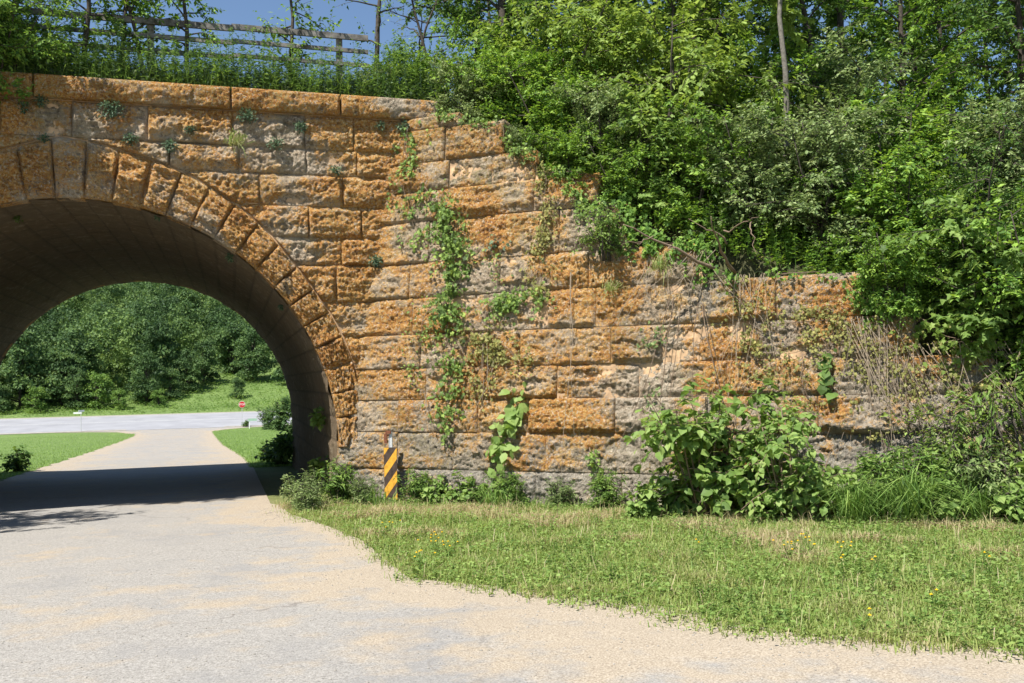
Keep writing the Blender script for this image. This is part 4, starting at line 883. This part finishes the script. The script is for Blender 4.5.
foot = [(-3.42, 14.95, art, .8, 'grey-green feathery weed at the corner of the arch jamb, nearest the road'), (-2.95, 15.5, gw, .95, 'green stalky weed between the jamb corner and the striped post'), (-2.5, 15.25, art, .62, 'grey-green feathery weed just left of the striped post'),
 (-3.25, 14.5, art, .6, 'low grey-green weed at the tip of the verge by the road'), (-1.6, 15.25, gw, .75, 'stalky weed just right of the striped post'), (-1.25, 15.05, bl, .75, 'low leafy weed between the striped post and the light-green vine'), (-.75, 14.8, bl, .85, 'leafy weed left of the foot of the light-green vine'),
 (-.1, 14.55, gw, .75, 'stalky weed right of the foot of the light-green vine'), (.7, 14.2, art, .6, 'low grey weed below the plain grey lowest stones'), (1.35, 13.7, gw, .75, 'weed at the left foot of the big round bush'), (1.75, 12.75, bl, .8, 'leafy weed in front of the left side of the big round bush'),
 (4.4, 12.2, bl, 1.1, 'leafy weed right of the yellow-green bush'), (4.75, 12.0, gw, 1.2, 'tall stalky weed under the tan hanging stems'), (5.3, 11.9, gw, 1.25, 'tall stalky weed right of the tan hanging stems'), (5.9, 11.7, art, 1.3, 'grey-green tall weed before the low right end of the wall'),
 (6.4, 11.4, bl, 1.3, 'leafy weed near the right edge at the wall foot'), (6.9, 11.2, gw, 1.3, 'stalky weed at the right edge at the wall foot'), (5.1, 11.4, bl, .9, 'low leafy weed on the verge before the tall stalky weeds'), (6.0, 11.1, bl, .9, 'low leafy weed on the verge near the right edge')]
for i, (x, y, pr, sc, lab) in enumerate(foot):
    place(pr, 'weed_clump', (x, y, float(GZ(x, y))-.02), i*1.9, sc, lab, 'weed', G3)
sumac = grow_plant(106, h=1.7, spread=.9, stems=6, trunk_r=.02, crown0=.2, limbs=6, twigs=3, leaves=22, leaf='lance', size=.13, kind='shrub', lean=.45, droop=.5, lm=M['lf_broad'], tw_len=.6, tint=(.6, .2))
place(sumac, 'fern_leaved_bush', (6.75, 11.75, -.3), .5, 1.15, 'bush with long feathered leaves at the right edge in front of the wall end', 'bush', None)
goldy = grow_plant(107, h=1.35, spread=.5, stems=12, trunk_r=.012, crown0=.1, limbs=8, twigs=5, leaves=10, leaf='oval', size=.06, kind='shrub', lean=.35, droop=.2, lm=M['lf_yel'], tw_len=.25, tint=(.45, .25))
place(goldy, 'leafy_bush', (5.75, 12.15, -.3), .5, 1.1, 'upright yellowish bush beside a dark gap at the low right end of the wall', 'bush', None)
# long arching grass clump
def clump(x, y, n, L, label, seed):
    r_ = np.random.default_rng(seed); P_ = np.c_[r_.normal(0, .12, (n, 2)), np.zeros(n)]; o_ = link('grass_clump', grass_blades(P_, L*r_.uniform(.5, 1.1, n), r_, .007, np.clip(r_.normal(.55, .28, n), 0, 1), 1.3, M['weed'], 'grass_clump'))
    o_.location = (x, y, float(GZ(x, y))-.02); tag(o_, label=label, cat='grass', group='tall grass clumps at the wall foot')
clump(4.3, 11.7, 260, .8, 'arching grass clump right of the yellow-green bush', 1); clump(4.9, 11.5, 320, .95, 'tallest arching grass clump below the tan hanging stems', 2); clump(5.6, 11.4, 220, .8, 'grass clump below the upright yellowish bush', 3); clump(-.3, 14.4, 140, .5, 'small grass clump by the light-green vine', 4); clump(-2.25, 15.1, 90, .4, 'small grass clump at the foot of the striped post', 5)

# ------------------------------------------------------------------ striped object marker
mk = empty('hazard_marker', (-2.05, 15.38, -.38), math.radians(-10), label='yellow and black diagonally striped marker panel on a thin steel post before the wall', cat='sign')
mb = MB(); mb.box((0, .03, .55), (.055, .03, 1.25)); mb.box((0.024, .022, .55), (.012, .03, 1.25)); mb.box((-.024, .022, .55), (.012, .03, 1.25)); link('post', mb.mesh('post', M['galv'], False), mk)
mb = MB(); mb.box((-.03, .0, 1.17), (.09, .05, .05)); mb.box((-.075, -.01, 1.07), (.05, .03, .16)); mb.box((-.055, .0, 1.12), (.07, .02, .03)); link('rusty_bracket', mb.mesh('rusty_bracket', M['rust'], False), mk)
W_, H_ = .225, .86; z0 = .06
pan = MB(); pan.box((0, 0, z0+H_/2), (W_, .006, H_)); po = link('panel', pan.mesh('panel', M['black'], False), mk)
st = MB()
def clip_poly(pts, x0, x1, y0, y1):
    for ax, val, sg in ((0, x0, 1), (0, x1, -1), (1, y0, 1), (1, y1, -1)):
        out = []
        for i in range(len(pts)):
            a, b = pts[i-1], pts[i]; ia = sg*(a[ax]-val) >= 0; ib = sg*(b[ax]-val) >= 0
            if ia != ib:
                t = (val-a[ax])/(b[ax]-a[ax]); out.append((a[0]+t*(b[0]-a[0]), a[1]+t*(b[1]-a[1])))
            if ib: out.append(b)
        pts = out
        if not pts: return []
    return pts
per = .37; wd = .185
for k in range(-3, 6):
    b0 = k*per+.1475
    poly = clip_poly([(-.3, b0-.3*1.4), (.3, b0+.3*1.4), (.3, b0+.3*1.4+wd), (-.3, b0-.3*1.4+wd)], -W_/2+.004, W_/2-.004, .004, H_-.004)
    if len(poly) > 2:
        V = [(a, -.0052, z0+b) for a, b in poly]; n_ = len(V); st.add2(V, [], [(0, i, i+1) for i in range(1, n_-1)])
link('stripes', st.mesh('stripes', M['yellow'], False), po)

# ------------------------------------------------------------------ verge: grass, clover and flowers
rg = np.random.default_rng(61)
def verge_pts(n, x0, x1, y0, y1, marg=0):
    out = []
    while sum(map(len, out)) < n:
        x = rg.uniform(x0, x1, 20000); y = rg.uniform(y0, y1, 20000); u, v = UV(x, y); t = x*GX+y*GY; a = x*HX+y*HY
        e1 = redge(v)+.16*perlin(np.c_[x*1.7, y*1.7, 0*x])+.14*perlin(np.c_[x*6, y*6, 0*x])
        k = (u > e1+marg) & (a < wing_a(0*a)-.02) & ((v < .05) | (u > 4.3)) & (v > -14)
        # thinner towards the road edge
        dd = u-e1; dn = np.clip(.04+(dd/.5)**1.5, 0, 1)*np.clip(1.15+.9*perlin(np.c_[x*3, y*3, 0*x+4]), .35, 1); k &= rg.uniform(0, 1, len(x)) < dn
        # sparser far from camera
        dist = np.hypot(x, y); k &= rg.uniform(0, 1, len(x)) < np.clip(8.5/dist, .4, 1)
        out.append(np.c_[x[k], y[k]])
    xy_ = np.vstack(out)[:n]; return np.c_[xy_, GZ(xy_[:, 0], xy_[:, 1])]
def verge_tint(P):
    n = fbm(np.c_[P[:, :2]*.9, 0*P[:, 0]], 3); t = P[:, 0]*HX+P[:, 1]*HY; w = wing_a(0*t)-t
    dry = sstep(1.9-w*.6+n*2.4, .0, 1.5)*sstep(w, .2, .9)*.4
    return np.clip(.70-dry*1.1-.25*sstep(n, .1, .5)+rg.normal(0, .22, len(P)), 0, 1), n, dry
P = verge_pts(170000, -4, 8.6, 4.3, 16.2); tn, nn_, dry = verge_tint(P)
hs = (.042+.042*rg.uniform(0, 1, len(P))**2+.045*sstep(nn_, 0, .5)+.04*dry)*rg.uniform(.6, 1.3, len(P)); tall = rg.uniform(0, 1, len(P)) < .015; hs[tall] *= 2.4
o = link('verge_grass', grass_blades(P, hs, rg, .0042, tn, 1.1, M['grass'], 'verge_grass')); tag(o, label='rough grass verge between the road edge and the wing wall', cat='grass', kind='stuff')
P = verge_pts(42000, -4, 8.6, 4.3, 16.2); nz2 = fbm(np.c_[P[:, :2]*1.6, 0*P[:, 0]+5], 3); P = P[nz2 > -.05]; n = len(P)
mb = MB(); a = rg.uniform(0, 2*np.pi, n); P[:, 2] += rg.uniform(.02, .10, n)
add_leaves(mb, P, np.c_[np.cos(a), np.sin(a), rg.uniform(-.1, .4, n)], np.c_[rg.normal(0, .35, (n, 2)), np.ones(n)], rg.uniform(.015, .048, n), np.clip(rg.normal(.62, .25, n), 0, 1), 'broad', rg)
o = link('clover', mb.mesh('clover', M['lf_broad'], False)); tag(o, label='clover and small broad leaves spread through the grass verge', cat='clover', kind='stuff')
def pos_v(n):
    P_ = verge_pts(n*3, -4, 8.6, 4.3, 16.2); q = perlin(np.c_[P_[:, :2]*1.1, 0*P_[:, 0]+9]); P_ = P_[q > .05][:n]
    return np.vstack([P_, P_[:max(0, n-len(P_))]])[:n] if len(P_) < n else P_
o = link('verge_weeds', weed_mesh('verge_weeds', 2200, pos_v, lambda n: rg.uniform(.05, .17, n), M['lf_broad'], .035, rg, 'oval', lpm=110, tint=(.45, .25))); tag(o, label='patches of low leafy weeds standing in the grass verge', cat='weeds', kind='stuff')
# dry stalks litter
P = verge_pts(5000, -4, 8.6, 4.3, 16.2); P = P[rg.uniform(0, 1, len(P)) < .25+2*verge_tint(P)[2]]; n = len(P)
o = link('dry_stalks', grass_blades(P, rg.uniform(.08, .28, n), rg, .0028, np.clip(rg.normal(.06, .06, n), 0, 1), 1.2, M['grass'], 'dry_stalks')); tag(o, label='dry straw-coloured stalks scattered in the grass verge', cat='dry grass', kind='stuff')
# bits of growth creeping over the dirt at the road edge
# yellow flowers
def flower_plant(seed, nf, hgt):
    r_ = np.random.default_rng(seed); st_ = MB(); HD = []; lf = MB()
    for k in range(nf):
        a = r_.uniform(0, 6.28); sp = r_.uniform(0, .16); hd = MB(); p1 = np.array([math.cos(a)*sp, math.sin(a)*sp, hgt*r_.uniform(.7, 1.1)]); st_.tube([np.zeros(3), p1*[.5, .5, .55], p1], .0022, 3, cap=False)
        m = 9; aa = np.arange(m)*2*np.pi/m; D = np.c_[np.cos(aa), np.sin(aa), np.full(m, .15)]; add_leaves(hd, np.repeat(p1[None], m, 0), D, np.tile([0, 0, 1.], (m, 1)), .011, .5, 'broad', r_)
        hd.tube([p1-[0, 0, .003], p1+[0, 0, .006]], .004, 6); HD.append(('flower_head', hd.mesh('flower_head', M['petal'], False)))
    m = 16; aa = r_.uniform(0, 6.28, m); add_leaves(lf, np.c_[r_.normal(0, .01, (m, 2)), r_.uniform(.01, .08, m)], np.c_[np.cos(aa), np.sin(aa), r_.uniform(.1, .6, m)], np.c_[r_.normal(0, .3, (m, 2)), np.ones(m)], .06, .6, 'lance', r_)
    return (('stems', st_.mesh('stems', M['weed'])), ('leaves', lf.mesh('leaves', M['weed'], False)))+tuple(HD)
    #('leaves', lf.mesh('leaves', M['weed'], False)))
fp = [flower_plant(1, 9, .16), flower_plant(2, 5, .14), flower_plant(3, 2, .13)]

fl = [(-.89, 10.29, 0, 'large clump of yellow flowers near the left tip of the verge'), (-.72, 9.9, 1, 'yellow flowers just below the large clump near the left tip of the verge'), (-.96, 9.27, 1, 'yellow flowers at the left road edge of the verge'),
 (-1.58, 11.66, 1, 'yellow flowers nearest the striped post'), (2.65, 9.12, 1, 'left one of the yellow flowers below the bushes'), (2.9, 9.27, 0, 'densest yellow flowers below the bushes'), (3.17, 9.03, 1, 'yellow flowers right of the densest ones below the bushes'),
 (2.98, 8.39, 2, 'yellow flowers lower right of the densest ones below the bushes'), (3.04, 6.82, 2, 'lone yellow flowers low on the right of the verge'), (2.3, 6.25, 2, 'lone yellow flowers close to the dirt edge at the right'), (4.13, 8.25, 2, 'yellow flowers at the far right of the verge'), (1.88, 9.55, 2, 'small yellow flowers in front of the left part of the big round bush'), (3.21, 8.26, 2, 'small yellow flowers right of the middle of the verge')]
for i, (x, y, k, lab) in enumerate(fl): place(fp[k], 'yellow_flower', (x, y, float(GZ(x, y))), i*1.3, 1.25, lab, 'flower', 'yellow flowers in the verge')
# pebbles and bits on the road
rp = np.random.default_rng(71)
def pebble(sz):
    mb = MB(); pts = rvec(14, rp); 
    import mathutils
    th_ = np.linspace(0, np.pi, 5)[1:-1]; V = [(0, 0, 1)]+[(math.sin(t)*math.cos(p_), math.sin(t)*math.sin(p_), math.cos(t)) for t in th_ for p_ in np.arange(6)*np.pi/3]+[(0, 0, -1)]
    V = np.array(V)*rp.uniform(.75, 1.2, (len(V), 1))*[1, .75, .5]*sz; Fq = [(1+i*6+j, 1+i*6+(j+1) % 6, 1+(i+1)*6+(j+1) % 6, 1+(i+1)*6+j) for i in range(2) for j in range(6)]
    T = [(0, 1+(j+1) % 6, 1+j) for j in range(6)]+[(19, 13+j, 13+(j+1) % 6) for j in range(6)]; mb.add2(V, Fq, T); return mb
mb = MB()
for k in range(6000):
    x = rp.uniform(-4.5, 3.4); y = rp.uniform(4.8, 15); u, v = UV(x, y)
    if u > redge(v)+.1 or u < ledge(v): continue
    if rp.uniform() > .25+.75*math.exp(-(redge(v)-u)/.5): continue
    q = pebble(rp.uniform(.003, .011)); V = np.vstack(q.v)+[x, y, float(GV(v))+.014]; n0 = mb.n; mb.v.append(V); mb.f[4].append(np.vstack(q.f[4])+n0); mb.f[3].append(np.vstack(q.f[3])+n0); mb.n += len(V); mb.t.append(np.full(len(V), .5))
o = link('loose_gravel', mb.mesh('loose_gravel', M['gravel'])); tag(o, label='loose chips of gravel lying along the edge of the road', cat='gravel', kind='stuff')

# ------------------------------------------------------------------ beyond the arch
# grass on both sides of the road
rf = np.random.default_rng(81)
def side_pts(n, v0, v1, pw=1.6):
    v = v0+(v1-v0)*rf.uniform(0, 1, n)**pw; side = rf.uniform(0, 1, n) < .6
    u = np.where(side, ledge(v)-rf.uniform(0, 1, n)**1.2*(6+v*.28), redge(v)+rf.uniform(0, 1, n)*(2.5+v*.08)); x, y = XY(u, v); return np.c_[x, y, GV(v)]
P = side_pts(90000, 12.9, 98); dist = P[:, 1]; o = link('roadside_grass', grass_blades(P, rf.uniform(.03, .09, len(P))*(1+dist/120), rf, .006+.0, np.clip(rf.normal(.72, .2, len(P)), 0, 1), 1.1, M['weed'], 'roadside_grass')); tag(o, label='mown green grass on both sides of the road beyond the bridge', cat='grass', kind='stuff')
# rank growth on the bank beyond the highway
v = rf.uniform(118.5, 146, 46000); u = rf.uniform(-60, 35, 46000); x, y = XY(u, v); n = len(x); mb = MB(); a = rf.uniform(0, 6.28, n)
cl = fbm(np.c_[u*.25, v*.25, 0*u], 3)
add_leaves(mb, np.c_[x, y, GV(v)+rf.uniform(.0, .6, n)*(1+cl)], np.c_[np.cos(a), np.sin(a), rf.uniform(0, 1, n)], np.c_[rf.normal(0, .6, (n, 2)), np.ones(n)], rf.uniform(.15, .45, n), np.clip(.55+.35*cl+rf.normal(0, .14, n), 0, 1), 'lance', rf)
o = link('rank_growth', mb.mesh('rank_growth', M['lf_fary'], False)); tag(o, label='bright green rank growth on the bank beyond the highway', cat='undergrowth', kind='stuff')
# far trees
def far_tree(seed, h, w, n, mat, size=.45):
    r_ = np.random.default_rng(seed); W = MB(); W.tube([[0, 0, -1], [0, 0, h*.35], [.1, 0, h*.75]], [.22, .17, .06], 6)
    L_ = MB(); nc = 38; C = []; 
    for k in range(nc):
        f = r_.uniform(.12, 1.); prof = math.sin(math.pi*(.12+.83*f))**.7; a = r_.uniform(0, 6.28); rr_2 = w*prof*r_.uniform(.25, .9); c_ = np.array([math.cos(a)*rr_2, math.sin(a)*rr_2, h*f*.93]); C.append(c_)
        W.tube([[0, 0, h*f*.55], c_*[.6, .6, .9], c_], [.07, .04, .02], 4, cap=False)
        m = n//nc; d_ = rvec(m, r_); d_[:, 2] = np.abs(d_[:, 2])*.9-.25; cr = w*r_.uniform(.28, .45); p_ = c_+d_*cr*r_.uniform(.5, 1.05, (m, 1)); tb = r_.normal(.45, .14)
        add_leaves(L_, p_, rvec(m, r_)+[0, 0, -.2], d_+[0, 0, .6]+r_.normal(0, .4, (m, 3)), size*r_.uniform(.5, 1.2, m), np.clip(tb+r_.normal(0, .17, m), 0, 1), 'oval', r_)
    return (('trunk', W.mesh('trunk', M['bark'])), ('crown', L_.mesh('crown', mat, False)))
FT = [far_tree(1, 9, 3.2, 5200, M['lf_far']), far_tree(2, 10, 3.6, 5600, M['lf_far']), far_tree(3, 8, 3.4, 5000, M['lf_far'])]
FY = far_tree(4, 6, 2.4, 3600, M['lf_fary'], .35)
def fxy(u, v, dz=-.3): x, y = XY(u, v); return (float(x), float(y), float(GV(v))+dz)

tb = grow_plant(111, h=.8, spread=.3, stems=8, trunk_r=.01, crown0=.1, limbs=5, twigs=4, leaves=6, leaf='broad', size=.16, kind='shrub', lean=.4, lm=M['lf_dark'])
far = [(-15.5, 124.5, 'y', .95, 'yellowish small tree beyond the highway, left of the round dark one'), (-9.3, 127, 1, .78, 'round full tree standing alone beyond the highway in the middle'), (-6.2, 129, 2, .6, 'lower tree at the right foot of the round full one'),
 (-25.5, 126, 0, 1.25, 'large dark tree at the left end beyond the highway'), (-20.5, 127, 2, 1.05, 'second dark tree from the left beyond the highway'), (-12.6, 123.5, 'y', .55, 'low bush between the yellowish tree and the round full one'), (-18.2, 125, 1, .6, 'bushy tree between the dark trees and the yellowish one'),
 (-1.8, 138, 0, .85, 'tree on the bright green bank, right of the middle'), (3.2, 128.5, 2, .42, 'small bush low on the bright green bank behind the stop sign'), (5.8, 140, 1, .95, 'tree on the bright green bank near the arch edge at the right'), (2.6, 146, 2, 1.1, 'rear tree behind the bush on the bright green bank'),
 (-23, 122.5, 'y', .7, 'bush at the foot of the dark trees beyond the highway'), (-27.5, 122.5, 2, .55, 'bushy tree at the far left edge of the highway verge'), (-7.5, 124.5, 'y', .5, 'low bush at the right foot of the round full tree'), (-4, 133, 1, .7, 'tree between the round full tree and the bright green bank'),
 (-31, 124, 1, 1.0, 'tree beyond the highway outside the arch opening at the left'), (12, 136, 0, 1.1, 'tree beyond the highway hidden right of the arch opening')]
for i, (u, v, k, sc, lab) in enumerate(far): place(FY if k == 'y' else FT[k], 'broadleaf_tree', fxy(u, v), i*1.7, sc, lab, 'tree', 'trees beyond the highway')
rb = grow_plant(112, h=3.2, spread=1.3, stems=9, trunk_r=.03, crown0=.05, limbs=9, twigs=8, leaves=12, leaf='oval', size=.22, kind='shrub', lean=.35, lm=M['lf_far'], tw_len=.6)
for i, (u, v, sc, lab) in enumerate(((7.2, 82, 1.1, 'tall roadside bush right of the stop sign, nearest the arch edge'), (6.4, 90, .8, 'smaller roadside bush behind the low green board'), (8.6, 70, 1.0, 'roadside bush half hidden by the arch edge'), (6.6, 52, .45, 'low bush on the grass just beyond the arch at the right'))):
    place(rb, 'leafy_shrub', fxy(u, v, -.1), i*2, sc, lab, 'shrub', 'bushes on the right side of the road beyond the bridge')
place(tb, 'weed_clump', fxy(3.9, 13.4, 0), 1, 1.2, 'rough dark weeds in the shade at the right beyond the arch', 'weed', None)
place(tb, 'weed_clump', fxy(3.6, 16.5, 0), 2, .7, 'low weeds at the right road edge in the shade beyond the arch', 'weed', None)
place(tb, 'weed_clump', fxy(-4.3, 17.2, 0), 0, .9, 'rough dark weeds in the shade at the left beyond the arch', 'weed', None)
# hillside wood: reads as one mass
mbL = MB(); mbW = MB(); rh = np.random.default_rng(91)
protoV = []
for pr_ in FT:
    for nm, me in pr_:
        if nm == 'crown':
            co = np.empty(len(me.vertices)*3, np.float32); me.vertices.foreach_get('co', co); tt_ = np.empty(len(me.vertices), np.float32); me.attributes['tint'].data.foreach_get('value', tt_)
            protoV.append((co.reshape(-1, 4, 3)[::2], tt_.reshape(-1, 4)[::2]))
cnt = 0
for v in np.concatenate([[131, 137, 143], np.arange(150, 262, 7.5)]):
    hw = 62+(v-150)*.45
    for u in np.arange(-hw, hw*.8 if v > 145 else (2 if v > 140 else -3), 6.2):
        uu2 = u-6+rh.uniform(-2.5, 2.5); vv2 = v+rh.uniform(-3, 3); x, y = XY(uu2, vv2); co, tt_ = protoV[rh.integers(3)]; sc = rh.uniform(.9, 1.35)
        a = rh.uniform(0, 6.28); Rz = np.array([[math.cos(a), -math.sin(a), 0], [math.sin(a), math.cos(a), 0], [0, 0, 1]])
        sub = co if v < 190 else co[::2]; ts = tt_ if v < 190 else tt_[::2]
        V = (sub.reshape(-1, 3)@Rz.T)*sc*[1, 1, 1.05]+[float(x), float(y), float(GV(vv2))-.5]; n = len(sub)
        b = np.arange(n)[:, None]*4; mbL.add2(V, [], np.vstack([b+np.array([0, 2, 1]), b+np.array([0, 3, 2])]), np.clip(ts.ravel()+rh.normal(.03, .2), 0, 1)); cnt += 1
o = link('hillside_wood', mbL.mesh('hillside_wood', M['lf_far'], False)); tag(o, label='dense wood covering the hillside beyond the highway', cat='wood', kind='stuff')
# stop sign
X_, Y_, Z_ = fxy(3.62, 100.8, 0)
ss = empty('stop_sign', (X_, Y_, Z_), TH, label='red octagonal stop sign on a thin post where the road meets the highway', cat='sign')
mb = MB(); mb.box((0, .03, 1.55), (.06, .04, 3.1)); link('post', mb.mesh('post', M['galv'], False), ss)
def octa(rad, y, mat, nm, par):
    V = [(rad*math.cos(math.pi/8+k*math.pi/4), y, 2.7+rad*math.sin(math.pi/8+k*math.pi/4)) for k in range(8)]; V += [(a, b+.006, c) for a, b, c in V]
    fs = [tuple(range(7, -1, -1)), tuple(range(8, 16))]+[(k, (k+1) % 8, (k+1) % 8+8, k+8) for k in range(8)]
    me = bpy.data.meshes.new(nm); me.from_pydata(V, [], fs); me.materials.append(mat); return link(nm, me, par)
pl_ = octa(.41, -.004, M['white'], 'border', ss); octa(.385, -.012, M['red'], 'panel', ss)
def text(s_, size, loc, mat, par, nm='lettering', rot=(math.pi/2, 0, 0)):
    cu = bpy.data.curves.new(nm, 'FONT'); cu.body = s_; cu.size = size; cu.align_x = 'CENTER'; cu.align_y = 'CENTER'; cu.extrude = .002; cu.offset = .012*size
    tmp = bpy.data.objects.new('tmp', cu); COL.objects.link(tmp); bpy.context.view_layer.update(); dg = bpy.context.evaluated_depsgraph_get(); me = bpy.data.meshes.new_from_object(tmp.evaluated_get(dg)); bpy.data.objects.remove(tmp)
    me.materials.clear(); me.materials.append(mat); o_ = link(nm, me, par); o_.location = loc; o_.rotation_euler = rot; return o_
text('STOP', .30, (0, -.018, 2.7), M['white'], ss)
place(tb, 'weed_clump', fxy(4.0, 100.6, 0), 0, .9, 'dark weed clump around the base of the stop sign post', 'weed', None)
# small board
X_, Y_, Z_ = fxy(4.75, 96.9, 0); sb_ = empty('low_sign', (X_, Y_, Z_), TH, label='low white post with a pale green board beside the bushes past the stop sign', cat='sign')
mb = MB(); mb.box((-.35, 0, .5), (.09, .09, 1.05)); link('post', mb.mesh('post', M['white'], False), sb_)
mb = MB(); mb.box((0, -.06, 1.02), (1.0, .03, .28)); link('board', mb.mesh('board', simple('pale_green_board', (.35, .5, .38), .6), False), sb_)
# street name post
X_, Y_, Z_ = fxy(-14.3, 101.2, 0); sn = empty('street_name_sign', (X_, Y_, Z_), TH, label='thin post with two small pale street name blades at the left of the junction', cat='sign')
mb = MB(); mb.tube([(0, 0, -.1), (0, 0, 2.3)], .035, 8); link('post', mb.mesh('post', M['galv'], False), sn)
mb = MB(); mb.box((-.35, 0, 2.2), (.9, .02, .2)); link('blade', mb.mesh('blade', M['white'], False), sn)
mb = MB(); mb.box((0, .3, 2.42), (.02, .9, .2), [[.8, .6, 0], [-.6, .8, 0], [0, 0, 1]]); link('blade', mb.mesh('blade', M['white'], False), sn)
